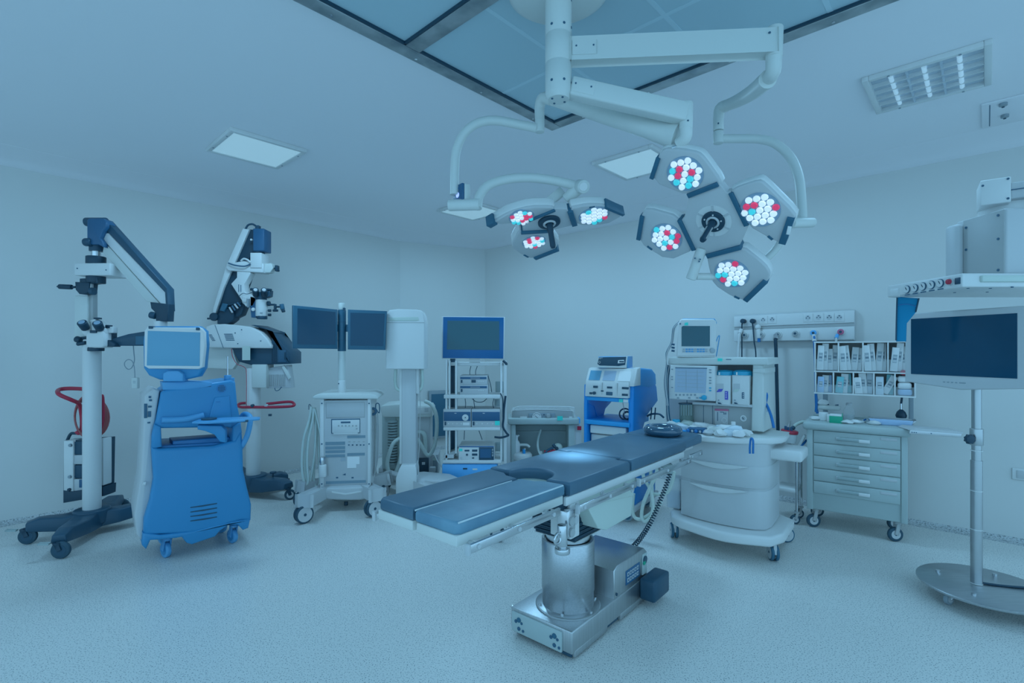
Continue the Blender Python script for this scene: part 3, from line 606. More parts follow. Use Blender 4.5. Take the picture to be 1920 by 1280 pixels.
co = t.p('column'); co.cyl((0, 0, .19), (0, 0, 1.50), .0625, 'white', n=36, bev=.004); co.cyl((0, 0, 1.49), (0, 0, 1.56), .066, 'white', n=36, bev=.006)
ha = t.p('swing_arm', label='dark horizontal arm'); ha.pprism([(176, 652), (176, 632), (206, 636), (240, 626), (285, 619), (316, 619), (316, 648), (206, 648)], -.05, .10, 'dark', .006); ha.pbox((254, 630, 272, 646), -.055, .02, 'petrol', .002)
rs = t.p('riser'); rs.pcyl((300, 622), (300, 602), .0, .05, 'white', n=20, bev=.004); rs.pprism([(281, 566), (316, 570), (314, 602), (292, 602), (290, 585), (283, 578)], -.04, .08, 'black', .006); rs.pcyl((282, 590), (292, 592), -.03, .028, 'dark', n=16, bev=.006)
ua = t.p('upper_arm', label='slanted white arm with dark top edge')
ua.pprism([(188, 443), (196, 437), (203, 436), (213, 447), (312, 548), (314, 580), (304, 573), (200, 457)], -.03, .08, 'white', .008)
ua.pprism([(194, 461), (203, 461), (305, 576), (298, 573), (281, 566), (275, 565), (192, 472)], -.02, .06, 'warm', .006)
tr = t.p('arm_cover', label='dark cover strip along the arm'); tr.pprism([(187, 409), (196, 410), (313, 540), (315, 582), (311, 580), (309, 548), (208, 441), (203, 436), (196, 431)], -.035, .09, 'dark', .004)
hp = t.p('head_pivot'); hp.pprism([(163, 412), (167, 409), (193, 409), (199, 416), (199, 425), (193, 433), (187, 446), (193, 455), (193, 463), (184, 458), (163, 458)], -.07, .10, 'darkblue', .006); hp.pcyl((161, 416), (200, 416), -.01, .035, 'dark', n=20, bev=.005)
kn = t.p('knob', hp); kn.pcyl((158, 454), (172, 454), -.06, .033, 'dark', n=18, bev=.012)
st = t.p('stem'); st.pcyl((181, 456), (181, 471), 0, .050, 'dark', n=20); st.pcyl((180, 468), (180, 482), 0, .033, 'chrome', n=20); st.pcyl((180, 481), (180, 496), 0, .068, 'black', n=24, bev=.004); st = t.p('lower_collar', label='black collar under the white box'); st.pcyl((180, 514), (180, 531), 0, .066, 'black', n=24, bev=.004); st.pprism([(149, 522), (182, 520), (184, 530), (170, 532), (149, 530)], -.05, .07, 'black', .004)
bx = t.p('white_box'); bx.pbox((139, 493, 206, 516), -.07, .20, 'white', .006)
for px, py in ((145, 503), (199, 506)): bx.disc(px, py, -.07, .005, .003, 'slate', 8)
hn = t.p('grip', label='black side handle'); hn.pprism([(140, 528), (168, 529), (166, 548), (158, 552), (148, 551), (141, 543)], -.06, .09, 'black', .008); hn.pcyl((111, 537), (135, 538), -.03, .020, 'black', n=16, bev=.005); hn.pcyl((133, 538), (142, 538), -.03, .009, 'black', n=10); hn.pcyl((107, 537), (112, 537), -.03, .006, 'black', n=8)
hn.pcyl((171, 546), (177, 546), -.04, .03, 'dark', n=18); hn.pbox((160, 530, 170, 540), -.05, .03, 'lgrey', .002)
pl = t.p('carrier_plate'); pl.pbox((139, 554, 164, 632), -.02, .05, 'warm', .006); pl.pbox((164, 545, 174, 605), .0, .05, 'grey', .004)
op = t.p('optics_head', label='white binocular optics head'); op.pprism([(160, 626), (166, 620), (192, 620), (196, 626), (196, 648), (190, 652), (166, 652), (160, 646)], -.12, .12, 'white', .014)
op.pprism([(153, 612), (165, 608), (170, 624), (160, 630), (153, 624)], -.10, .08, 'white', .006); op.pprism([(168, 600), (176, 598), (190, 612), (197, 616), (197, 624), (186, 628), (172, 622)], -.11, .09, 'white', .008)
op.pbox((196, 612, 212, 624), -.08, .05, 'white', .004); op.pprism([(196, 624), (204, 624), (196, 634)], -.08, .05, 'lgrey', .002)
for a_, b_ in (((153, 604), (161, 616)), ((182, 605), (188, 617))):
    ey = t.p('eyepiece', op); A, B = t.hit(*a_, -.16), t.hit(*b_, -.11); ey.cyl(A, B, .034, 'black', r2=.030, n=20, bev=.006); ey.cyl(A+(A-B).normalized()*.001, A+(A-B).normalized()*.003, .022, 'lens', n=16)
lr = t.p('lens_ring', op); lr.pcyl((180, 651), (180, 658), -.06, .055, 'black', n=24, bev=.005)
sd = t.p('side_grip', op, label='black side grips'); sd.pcyl((142, 635), (152, 638), -.06, .026, 'black', n=16, bev=.01); sd.pcyl((152, 634), (163, 633), -.05, .012, 'black', n=10); sd.pcyl((145, 645), (161, 642), -.07, .015, 'black', n=12, bev=.004)
sd.pprism([(194, 635), (205, 638), (215, 645), (214, 650), (202, 650), (194, 648)], -.09, .07, 'black', .006); sd.pbox((205, 623, 211, 640), -.05, .05, 'black', .003); sd.pbox((197, 609, 204, 615), -.09, .04, 'black', .002); sd.pbox((168, 619, 180, 624), -.13, .03, 'black', .002); sd.pbox((175, 595, 184, 598), -.10, .04, 'black', .002)
rh = t.p('handle_bar', label='red tube handle'); rh.ptube([(160, 729, .03), (130, 728, .04), (112, 730, .0), (108, 735, -.08), (114, 741, -.11), (135, 750, -.06), (148, 757, .03), (153, 775, .08), (154, 800, .08), (149, 812, .06), (143, 808, .05)], 0, .016, 'red', 10); rh.ptube([(186, 742, .05), (192, 745, .07), (192, 790, .08), (186, 810, .08)], 0, .014, 'red', 10)
cc = One('cable_coil', 'coil of reddish brown cable hung around the white column at far left', 'cable', (MX, MY, 0))
for k in range(5):
    cx_, rx, rz = 166+k*1.6, 26+k*1.5, 38+((k*7) % 4); cc.ptube([(cx_+rx*math.cos(a), 780+k*.6+rz*math.sin(a), .10+.055*math.cos(a*1+.5)+.006*k) for a in [2*math.pi*i/16 for i in range(16)]], 0, .0075, 'redcord', 6, True, 2)
pu = Thing('power_unit', 'black and white power box with handle, hung behind the column at far left', 'power unit', (MX, MY, 0), 0)
k_ = pu.p('case'); k_.pprism([(119, 826), (196, 822), (194, 930), (118, 942)], .10, .12, 'black', .008)
k_.pbox((136, 828, 192, 852), .09, .02, 'dark', .003); k_.pbox((136, 853, 192, 870), .085, .02, 'lgrey', .003); k_.pbox((136, 872, 192, 896), .09, .02, 'dark', .003); k_.pbox((136, 898, 158, 920), .085, .02, 'lgrey', .003); k_.pbox((148, 899, 158, 914), .08, .02, 'darkblue', .002)
for r in ((119, 826, 137, 922), (187, 822, 194, 910)): 
    s_ = pu.p('side_rail', label='white side rail'); s_.pbox(r, .075, .09, 'white', .006)
for px, py in ((134, 834), (189, 828), (133, 893), (132, 917), (189, 906)): b_ = pu.p('screw_knob'); b_.disc(px, py, .08, .013, .02, 'mgrey' if py < 900 else 'black', 12, .003)
g_ = pu.p('handle'); g_.ptube([(126, 826), (132, 814), (140, 812), (175, 815), (186, 822)], .13, .012, 'black', 8); g_ = pu.p('bottom_tray', label='black bottom tray'); g_.pprism([(118, 919), (137, 921), (194, 912), (193, 930), (118, 943)], .07, .14, 'black', .006)
o = One('hanging_remote', 'small white remote hung on a looped cord under the dark microscope arm', 'remote', (MX, MY, 0))
o.ptube([(250, 648), (251, 662), (252, 676), (247, 689), (240, 692), (234, 686), (234, 679), (240, 674), (248, 677), (252, 690), (253, 708)], -.0, .0035, 'mgrey', 6); o.pbox((246, 708, 257, 728), -.02, .03, 'warm', .004); o.pbox((249, 714, 254, 715), -.022, .003, 'mgrey', 0); o.pbox((249, 717, 254, 718), -.022, .003, 'mgrey', 0)
# ---- second microscope
NX, NY = (475-CX)/FPX*5.25, 5.25
t = Thing('surgical_microscope', 'tall microscope stand with big dark and white counterweight body, behind the blue machine', 'surgical microscope', (NX, NY, 0))
bs = t.p('base'); bs.cyl((0, 0, .09), (0, 0, .21), .13, 'dark', n=28, bev=.012)
cs = [FL(540, 937), FL(538, 918), FL(440, 905), FL(425, 925)]
for c in cs[:2]: 
    dx, dy = c.x-NX, c.y-NY; arm_leg(bs, (0, 0, 0), math.atan2(dy, dx), math.hypot(dx, dy)*1.02, .24, .13, .05, .20, .115, 'dark')
for c in cs[2:]: 
    dx, dy = c.x-NX, c.y-NY; arm_leg(bs, (0, 0, 0), math.atan2(dy, dx), math.hypot(dx, dy), .22, .12, .05, .19, .115, 'dark')
for i, c in enumerate(cs):
    caster(t, c.x-NX, c.y-NY, .052, 'rubber', 'black', (-150, 150, 30, 60)[i], .026, hub='lgrey', top=.125)
for px, py in ((512, 887), (516, 902)): lk = t.p('lock_pedal'); q_ = t.hit(px, py, -.02); lk.cyl(q_-Vector((0, 0, .06)), q_, .007, 'dark', n=8); lk.cyl(q_, q_+Vector((0, 0, .018)), .032, 'dark', n=16, bev=.004)
co = t.p('column'); co.cyl((0, 0, .19), (0, 0, 1.31), .0695, 'white', n=36, bev=.004)
cb = t.p('column_block', label='white block at top of the column'); cb.pbox((472, 683, 499, 727), -.085, .17, 'warm', .006)
dv = t.p('power_box', label='grey finned power box'); dv.pprism([(500, 690), (540, 684), (546, 727), (500, 728)], -.02, .10, 'lgrey', .004); 
for k in range(9): dv.pbox((503+k*3.6, 702, 505+k*3.6, 724), -.026, .01, 'grey', 0)
dv.pprism([(528, 688), (532, 684), (545, 708), (541, 712)], -.04, .02, 'warm', .002); dv.ptube([(515, 727), (517, 732), (523, 731), (528, 725)], -.03, .004, 'slate', 6)
rh = t.p('handle_bar', label='red tube handle'); rh.ptube([(500, 757, -.02), (540, 753, .0), (551, 756, -.03), (548, 761, -.10), (515, 763, -.12), (470, 763, -.11), (452, 763, -.08), (446, 760, -.02), (452, 756, .03), (470, 755, .03)], 0, .014, 'red', 10)
for px in (475, 501): rh.disc(px, 760, -.10, .016, .03, 'dark' if px < 480 else 'lgrey', 12, .003)
t.p('port').pbox((503, 776, 508, 780), .06, .02, 'dark', 0)
dk = t.p('counterweight', label='dark ribbed counterweight body')
dk.pprism([(434, 652), (508, 652), (510, 622), (470, 609), (478, 609), (500, 617), (520, 633), (536, 653), (544, 660), (544, 682), (470, 684), (448, 678)], -.06, .28, 'dark', .008)
dk.pbox((484, 614, 490, 620), .05, .1, 'dark', .003); dk.pbox((521, 656, 536, 679), -.066, .01, 'slate', .002); dk.pbox((533, 660, 535, 674), -.072, .01, 'black', .002)
for k in range(4): dk.pprism([(509+k*2.6, 645), (510.2+k*2.6, 645), (510.2+k*2.6, 682), (509+k*2.6, 682)], -.064, .006, 'black', 0)
wh = t.p('counterweight_cover', label='white cover with vent slots')
wh.pprism([(386, 612), (398, 608), (420, 607), (452, 610), (470, 613), (488, 622), (500, 634), (509, 648), (508, 653), (389, 652), (386, 640)], -.10, .30, 'white', .012)
wh.pprism([(386, 650), (436, 652), (444, 680), (436, 692), (386, 690)], -.02, .06, 'warm', .004)
for r in range(5): wh.pbox((420+r*.9, 625.5+r*2.8, 436+r*.9, 626.8+r*2.8), -.1025, .004, 'slate', 0); wh.pbox((391+r*1.6, 627+r*2.6, 397+r*1.6, 628.2+r*2.6), -.1025, .004, 'slate', 0)
wh.pprism([(402.5, 609), (403.3, 609), (419, 652), (418.2, 652)], -.1022, .003, 'slate', 0)
for px, py in ((441, 624), (453, 618), (446, 644), (489, 639)): wh.disc(px, py, -.10, .006, .003, 'slate', 8)
tg = t.p('sticker', label='yellowish paper tag'); tg.pbox((454, 649, 469, 675), -.105, .004, 'cream', 0)
rc = t.p('cord', label='thin red and black cord'); rc.ptube([(434, 653), (436, 668), (444, 682), (454, 686), (460, 690), (462, 700), (462, 760)], -.09, .003, 'red', 6)
jt = t.p('arm_joint', label='black hinge with crank handle'); jt.pprism([(407, 600), (409, 588), (420, 578), (438, 580), (438, 598), (432, 603), (426, 607), (407, 607)], -.05, .12, 'black', .006); jt.disc(403, 594, -.04, .042, .03, 'black', 20, .004); jt.pcyl((389, 597), (402, 597), -.06, .009, 'black', n=10); jt.pcyl((418, 598), (418, 608), .0, .04, 'dark', n=18)
jt.pprism([(411, 582), (417, 568), (427, 570), (420, 584)], -.07, .05, 'petrol', .006); jt.pcyl((428, 571), (452, 568), -.05, .012, 'black', n=10)
for k in range(4): jt.pcyl((430+k*5, 576-k*3), (436+k*5, 586-k*4), -.06, .010, 'slate' if k % 2 else 'lgrey', n=8)
ia = t.p('upper_arm', label='slanted arm, white outside and black inside')
ia.pprism([(455, 428), (467, 430), (419, 540), (403, 590), (398, 592), (400, 575), (424, 498)], -.05, .06, 'white', .006)
ia.pprism([(467, 430), (476, 430), (476, 470), (458, 500), (446, 520), (450, 545), (462, 566), (452, 590), (440, 596), (404, 594), (418, 542)], -.02, .10, 'black', .006)
ia.ptube([(460, 430), (465, 422), (473, 420), (479, 423)], -.02, .010, 'dark', 8); ia.pbox((478, 422, 485, 429), -.05, .05, 'dark', .003)
mb_ = t.p('motor_box', label='dark motor box'); mb_.pbox((474, 428, 495, 470), -.08, .16, 'darkblue', .008); mb_.pcyl((485, 469), (485, 474), -.02, .05, 'dark', n=18); mb_.pcyl((492, 472), (494, 482), .02, .02, 'dark', n=12); mb_.disc(473, 450, -.06, .01, .025, 'white', 12)
wp = t.p('white_plate'); wp.pbox((469, 473.5, 490, 502), -.09, .16, 'white', .005); wp.ptube([(428, 493, -.10), (440, 497, -.11), (458, 499, -.11), (470, 495, -.09)], 0, .007, 'slate', 6); wp.ptube([(452, 489, -.08), (457, 485, -.09), (464, 487, -.09), (470, 492, -.09)], 0, .010, 'white', 8)
hb = t.p('cross_bar'); hb.pprism([(426, 491), (440, 492), (456, 489), (470, 490), (494, 494), (494, 511), (428, 507), (424, 502)], -.08, .14, 'white', .006); hb.pprism([(494, 494), (508, 493), (512, 502), (506, 511), (494, 511)], -.05, .08, 'warm', .006)
kb = t.p('crank_knob', label='black crank knob'); kb.pcyl((509, 502), (516, 503), -.02, .008, 'black', n=8); kb.pbox((515, 497, 520, 508), -.04, .05, 'black', .004); kb.pcyl((518, 507), (524, 507), -.04, .007, 'black', n=8)
ty = t.p('tilt_yoke'); ty.pprism([(444, 508), (468, 509), (470, 512), (458, 532), (458, 545), (465, 552), (476, 552), (480, 562), (474, 574), (460, 574), (448, 555), (438, 540), (433, 532), (444, 520)], -.07, .10, 'white', .006); ty.pbox((447, 533, 448, 547), -.073, .004, 'slate', 0); ty.pbox((451, 534, 452, 547), -.073, .004, 'slate', 0); ty.pcyl((458, 562), (466, 563), -.04, .045, 'white', n=20, bev=.004); ty.pbox((463, 560, 466, 576), -.10, .04, 'mgrey', .002)
ty.pprism([(470, 512), (473, 512), (460, 548), (457, 545), (458, 532)], .02, .05, 'black', .002)
ob = t.p('optics_bracket', label='dark bracket of the optics head'); ob.pprism([(469, 555), (480, 558), (480, 595), (471, 595), (469, 575)], -.07, .08, 'darkblue', .004); ob.disc(475.5, 580, -.07, .019, .015, 'white', 16, .003)
oh = t.p('optics_head', label='white optics body'); oh.pcyl((490.5, 562), (490.5, 593), -.05, .057, 'white', n=28, bev=.006); oh.pcyl((490.5, 557), (490.5, 563), -.05, .05, 'dark', n=24); lr = t.p('lens_ring', oh); lr.pcyl((491.5, 592), (491.5, 598), -.05, .05, 'dark', n=24, bev=.003)
oh.pbox((487, 585.5, 492, 587), -.109, .004, 'mgrey', 0)
for px in (479, 495):
    ey = t.p('eyepiece', oh); A, B = t.hit(px, 543, -.17), t.hit(px+.5, 553, -.10); ey.cyl(A, B, .030, 'black', n=18, bev=.006); ey.cyl(A, A+(A-B)*.03, .018, 'lgrey', n=14)
ey = t.p('binocular_tube', oh, label='dark binocular housing'); ey.pprism([(476, 549), (480, 546), (498, 547), (506, 544), (505, 555), (498, 558), (480, 557)], -.10, .08, 'dark', .006); ey.pcyl((501, 543), (509, 544), -.09, .014, 'black', n=10); ey.pcyl((470, 542), (476, 543), -.09, .014, 'black', n=10)
sv = t.p('side_viewer', label='black side viewer on a jointed arm'); sv.pcyl((502, 569), (506, 569), -.05, .025, 'black', n=14); sv.pcyl((505, 571), (516, 571), -.06, .010, 'black', n=8); sv.pcyl((516, 570), (516, 582), -.06, .014, 'black', n=10); sv.pcyl((512, 582), (521, 582), -.06, .012, 'black', n=10); sv.pcyl((517, 575), (528, 575), -.06, .009, 'black', n=8); sv.pcyl((528, 570), (530, 580), -.08, .022, 'petrol', n=14, bev=.003); sv.pcyl((530, 579), (532, 585), -.08, .018, 'black', n=14, bev=.004)
for py in (582, 590): kk = t.p('focus_knob', oh); kk.pcyl((503, py), (508, py), -.05, .014, 'black', n=12, bev=.002)
sv = t.p('cord', label='thin dark cord at the tilt yoke'); sv.ptube([(447, 556), (455, 550), (463, 551), (470, 549), (478, 544)], -.12, .003, 'dark', 6)
# ---- the blue machine
fl_, fr_ = FL(302, 1052), FL(447, 1021); bc = (fl_+fr_)/2
t = Thing('phaco_machine', 'tall blue wheeled machine with a pale monitor on top, in front of two microscopes', 'surgical machine', (bc.x, bc.y, 0), 39.8)
bd = t.p('body', label='moulded blue body'); D = -.06
bd.pprism([(284, 838), (300, 841), (340, 839), (400, 836), (440, 826), (452, 806), (456, 841), (457, 881), (464, 914), (472, 946), (471, 976), (452, 976), (404, 990), (360, 1000), (269, 1003), (270, 973), (281, 938), (288, 897)], D, .50, 'blue', .035, 0, 4)
bd.pprism([(268, 999), (300, 1003), (360, 996), (404, 984), (470, 972), (466, 990), (456, 994), (446, 984), (428, 985), (412, 996), (404, 1006), (360, 1021), (350, 1018), (341, 1007), (330, 1009), (300, 1012), (282, 1013), (274, 1030), (266, 1022)], D-.004, .50, 'blue', .012)
bd.pprism([(287, 806), (293, 784), (302, 736), (310, 730), (434, 712), (442, 716), (446, 760), (452, 790), (455, 812), (440, 804), (425, 801), (302, 803)], D+.03, .40, 'blue', .022, 0, 3)
bd.pprism([(285, 816), (290, 795), (302, 800), (304, 838), (284, 842)], D+.01, .45, 'blue', .012); bd.pprism([(436, 800), (452, 790), (456, 842), (436, 836)], D+.01, .45, 'blue', .012)
bd.pprism([(300, 836), (440, 828), (440, 838), (300, 842)], D+.06, .38, 'blued', .004); bd.pprism([(324, 827), (430, 819), (438, 836), (324, 838)], D+.10, .22, 'blued', .006)
bd.pprism([(387, 800), (403, 745), (430, 742), (434, 779), (434, 800)], D+.018, .05, 'blue', .006); bd.pbox((405, 752, 413, 754), D+.016, .004, 'blued', 0)
for k in range(4):
    y = 949+k*8.4; bd.pprism([(357, y+1.6), (407, y-6.2), (407, y-4.6), (380, y+.5), (357, y+3.0)], D-.003, .006, 'dark', 0)
sg = t.p('speaker'); sg.disc(415.5, 728, D+.03, .032, .004, 'blued', 24); 
for i in range(-2, 3):
    for j in range(-2, 3):
        if i*i+j*j < 7: q_ = t.hit(415.5, 728, D+.026); sg.cyl((q_.x+i*.010, q_.y-.002, q_.z+j*.010), (q_.x+i*.010, q_.y+.001, q_.z+j*.010), .0035, 'dark', n=6)
gv = t.p('grip', label='rounded blue front grip'); gv.ptube([(303, 787), (320, 787), (350, 785), (382, 778)], D+.02, .022, 'bluel', 14)
nk = t.p('neck'); nk.pprism([(304, 716), (352, 714), (398, 716), (398, 728), (352, 731), (306, 731)], D+.03, .16, 'bluel', .008)
side = t.p('side_panel', label='pale grey side panel with connectors')
side.pprism([(271, 742), (288, 728), (300, 732), (291, 790), (286, 810), (286, 850), (289, 897), (283, 935), (272, 975), (268, 1016), (256, 1002), (252, 965), (264, 895), (269, 800)], .0, .42, 'lgrey', .014)
xs = side.F.hit(271, 800, .0).x
for px, py, w_, h_ in ((273, 770, .018, .10), (281, 744, .014, .014), (282, 750, .016, .012), (281, 762, .02, .012), (280, 776, .018, .04), (279, 792, .016, .01)):
    q_ = t.hit(px, py, -.002); side.box(q_.x-w_/2, q_.x+w_/2, -.006, .006, q_.z-h_/2, q_.z+h_/2, 'slate', .002)
side.pcyl((268, 906), (273, 906), -.01, .014, 'white', n=12)
mf = Frame(t.loc+t.R @ Vector((-.06, -.10, 0)), 14)
mo = t.p('monitor', F=mf, label='blue monitor shell'); mo.pprism([(267, 640), (270, 618), (282, 611), (372, 611), (384, 620), (386, 645), (382, 690), (372, 706), (345, 712), (298, 712), (278, 704), (268, 690)], .02, .10, 'blue', .020, 0, 3)
bz = t.p('bezel', mo, F=mf, label='pale bezel'); bz.pprism([(270, 620), (276, 613), (376, 614), (383, 622), (384, 650), (380, 688), (372, 692), (278, 691), (270, 686)], -.004, .05, 'white', .010, 0, 3)
sc = t.p('screen', mo, F=mf); sc.pprism([(277, 620), (375, 623), (374, 686), (275, 685)], -.008, .01, 'lcd', .001)
for r in ((278, 611, 286, 616), (367, 614, 374, 619)): lt = t.p('latch', mo, F=mf); lt.pbox(r, -.012, .05, 'dark', .003)
hg = t.p('monitor_hinge', mo, F=mf); hg.pprism([(305, 700), (314, 695), (334, 695), (343, 701), (343, 715), (305, 715)], -.02, .10, 'bluel', .008)
tf = Frame(t.loc+t.R @ Vector((0, -.20, 0)), 20)
tr = t.p('tray', F=tf, label='pale blue instrument tray arm'); tr.M = Matrix.Identity(4)
zt = tf.hit(420, 788, 0).z; a_ = [tf.hit(px, py, d) for px, py, d in ((360, 795, -.02), (372, 785, .10), (420, 783, .16), (470, 781, .14), (488, 782, .10), (487, 788, .02), (460, 793, -.04), (385, 800, -.06))]
tr.prism([(p.x, p.y) for p in a_], zt-.012, zt+.004, 'bluel', .005, 'z'); tr.pprism([(370, 797), (415, 798), (423, 806), (423, 830), (412, 828), (402, 815), (385, 808), (370, 805)], .02, .07, 'blue', .006)
dc = t.p('dark_dial', tr, F=tf); dc.cyl((tf.hit(392, 784, .06).x, .06, zt+.004), (tf.hit(392, 784, .06).x, .06, zt+.016), .05, 'dark', n=24, bev=.003); dc = t.p('dark_clip', tr, F=tf); dc.box(tf.hit(445, 791, -.02).x, tf.hit(466, 791, -.02).x, -.04, -.02, zt-.014, zt+.002, 'dark', .002)
lp = t.p('side_handle', label='blue loop handle at the right'); lp.ptube([(449, 786, .10), (458, 776, .08), (468, 780, .0), (469, 792, -.05), (464, 815, -.06), (456, 832, -.04), (449, 842, .02)], D, .020, 'bluel', 10)
tp_ = t.p('antenna_post', label='thin metal post on a blue collar'); tp_.pcyl((427, 668), (427, 705), .05, .006, 'chrome', n=8); tp_.pcyl((427, 703), (427, 712), .05, .026, 'bluel', n=16, bev=.004); tp_.pbox((428, 708, 440, 756), .10, .03, 'bluel', .004)
c_ = t.L(fl_); caster(t, c_.x+.04, .05, .055, 'bluel', 'bluel', -70, .03, hub='blue', top=.155); c_ = t.L(fr_); caster(t, c_.x-.02, .05, .055, 'bluel', 'bluel', -70, .03, hub='blue', top=.155)
caster(t, t.L(fl_).x+.06, .36, .055, 'bluel', 'bluel', -60, .03, hub='blue', top=.155); caster(t, t.L(fr_).x-.04, .36, .055, 'bluel', 'bluel', -60, .03, hub='blue', top=.155)
# ================================================================ TROLLEYS ALONG THE BACK
# ---- twin-monitor tower
Y0 = 4.78; t = Thing('monitor_tower', 'pale grey wheeled tower with two dark monitors on a pole and looped hoses', 'monitor trolley', ((645-CX)/FPX*Y0, Y0, 0), 8)
cb = t.p('cabinet'); cb.pbox((606, 750, 690, 913), 0, .42, 'lgrey', .004)
for r in ((600, 748, 607, 915), (689, 748, 695, 913)):
    f = t.p('corner_post', cb); f.pbox(r, -.012, .44, 'white', .003)
    for py in (756, 832, 907): f.disc((r[0]+r[2])/2, py, -.012, .007, .003, 'slate', 8)
tp = t.p('top_cover', label='white top with rounded rim'); tp.pprism([(584, 745), (592, 740), (600, 738), (697, 738), (706, 741), (710, 745), (708, 748), (590, 748)], -.03, .50, 'warm', .008)
pn = t.p('front_panel', cb, label='grey panel with display, vents and sockets'); pn.pbox((607, 751, 689, 908), -.004, .006, 'lgrey', .001); pn.pbox((611, 754, 684, 783), -.006, .003, 'grey', .001); pn.pbox((612, 755, 683, 782), -.007, .003, 'lgrey', .001)
dp = t.p('control_unit', cb); dp.pbox((621, 785, 675, 812), -.010, .01, 'slate', .001); dp.pbox((622.5, 787, 674, 811), -.014, .01, 'white', .002); dp.pbox((625, 811, 671, 814), -.012, .006, 'white', .001); dp.pbox((639, 790, 657, 793), -.016, .003, 'slate', 0)
for k in range(6): dp.disc(635+k*6.6, 798, -.014, .008, .003, 'grey', 10)
dp.disc(669, 803.5, -.014, .008, .003, 'grey', 10)
for r in ((651, 816, 685, 821), (651, 849, 684, 854), (611, 901, 686, 906), (610, 828, 647, 834), (610, 836.5, 647, 842), (610, 844, 647, 849), (610, 852, 647, 857)): pn.pbox(r, -.0065, .004, 'mesh', 0)
for k, px in enumerate((654, 661, 669, 676, 682)): pn.pbox((px-1.4, 833, px+1.4, 835), -.008, .004, 'dark' if k in (1, 2) else 'slate', 0)
for px in (655, 664, 673, 682): pn.pbox((px-2, 827, px+2, 828.5), -.0065, .003, 'grey', 0)
lb = t.p('sticker', cb, label='paper notice'); lb.pbox((651, 856, 674, 870), -.0065, .003, 'label', 0); lb.pbox((651, 870, 668, 877), -.0065, .003, 'label', 0); lb.pbox((639, 857, 648, 864), -.0065, .003, 'labelgrey', 0)
pn.pprism([(642, 890), (648, 887), (648, 891)], -.0065, .002, 'slate', 0)
for px in (632, 661): pn.pbox((px-2, 894, px+2, 896.5), -.0065, .002, 'slate', 0)
bs = t.p('base', label='silver grey base with four arms'); bs.pprism([(600, 916), (692, 912), (694, 933), (676, 938), (660, 938), (616, 937), (604, 932)], -.09, .60, 'lgrey', .02, 0, 3); bs.pprism([(622, 921), (648, 925), (678, 920), (678, 923), (648, 928), (622, 924)], -.097, .01, 'white', .001)
bs.lathe([(0, .045), (.14, .06), (.20, .10), (.20, .12), (0, .12)], (0, .16, 0), 'grey', 32); bs.cyl((0, .10, .0), (0, .12, .06), .018, 'dark', n=10)
cpts = [(574, 980, 28), (704, 968, 30), (571, 951, 32), (720, 935, 60)]
for i, (px, py, yw) in enumerate(cpts):
    c = t.L(FL(px, py)); s_ = -1 if i % 2 == 0 else 1; fr = -1 if i < 2 else 1
    ar = t.p('base_arm', label='rounded silver base arm'); inner = Vector((s_*.17, .08 if fr < 0 else .30, .165)); outr = Vector((c.x, c.y+.02, .195)); 
    ar.beam(inner, outr+(outr-inner).normalized()*.05, .115, .06, 'lgrey', .022, w2=.12, h2=.07)
    caster(t, c.x, c.y+.02, .078, 'rubber', 'lgrey', yw+8, .028, True, 'lgrey', top=.17)
pl = t.p('pole'); Fp = Frame(P(641, 700, 4.92), 0); z_ = lambda py: Fp.hit(641, py).z; wp = t.L(Fp.loc)
pl.cyl((wp.x, wp.y, t.hit(641, 742, wp.y).z), (wp.x, wp.y, t.hit(641, 655, wp.y).z), .034, 'warm', n=24); pl.cyl((wp.x, wp.y, t.hit(641, 740, wp.y).z), (wp.x, wp.y, t.hit(641, 713, wp.y).z), .037, 'white', n=24, bev=.003)
pl.disc(635, 719, wp.y-.03, .006, .004, 'dark', 8)
pc_ = t.p('pole_sleeve', pl, label='dark ribbed sleeve'); pc_.cyl((wp.x, wp.y, t.hit(641, 658, wp.y).z), (wp.x, wp.y, t.hit(641, 581, wp.y).z), .039, 'petrol', n=24, bev=.003)
for py in (604, 621, 638): pc_.cyl((wp.x, wp.y, t.hit(641, py+.6, wp.y).z), (wp.x, wp.y, t.hit(641, py-.6, wp.y).z), .0400, 'slate', n=24)
pc_.disc(646, 579, wp.y-.02, .012, .02, 'dark', 12); cap = t.p('pole_cap', pl); cap.cyl((wp.x, wp.y, t.hit(641, 581, wp.y).z), (wp.x, wp.y, t.hit(641, 568, wp.y).z), .032, 'warm', n=20, bev=.006)
for (q, fyaw, Yc, nm) in ((((550, 572), (633, 580), (633, 654), (550, 653)), 38, 4.72, 'left'), (((652, 580), (725, 583), (722, 656), (652, 655)), 8, 4.88, 'right')):
    Fm = Frame(P((q[0][0]+q[1][0])/2, 615, Yc), fyaw)
    m = t.p('monitor', F=Fm, label='flat dark monitor on the pole'); m.pprism(list(q), 0, .05, 'petrol', .004)
    def sh(p, dx, dy): return (p[0]+dx, p[1]+dy)
    s_ = t.p('screen', m, F=Fm); s_.pprism([sh(q[0], 8 if nm == 'left' else 5, 6), sh(q[1], -4, 5), sh(q[2], -4, -8), sh(q[3], 8 if nm == 'left' else 5, -8)], -.003, .01, 'screen', 0)
    for k in range(5): m.pbox((q[3][0]+32+k*5, 649.5, q[3][0]+35+k*5, 651), -.002, .004, 'slate', 0)
    m.beam(Fm.L(P(641, 615, 4.95))+Vector((0, 0, .0)), Vector((0, .05, 0)), .05, .06, 'petrol', .004)
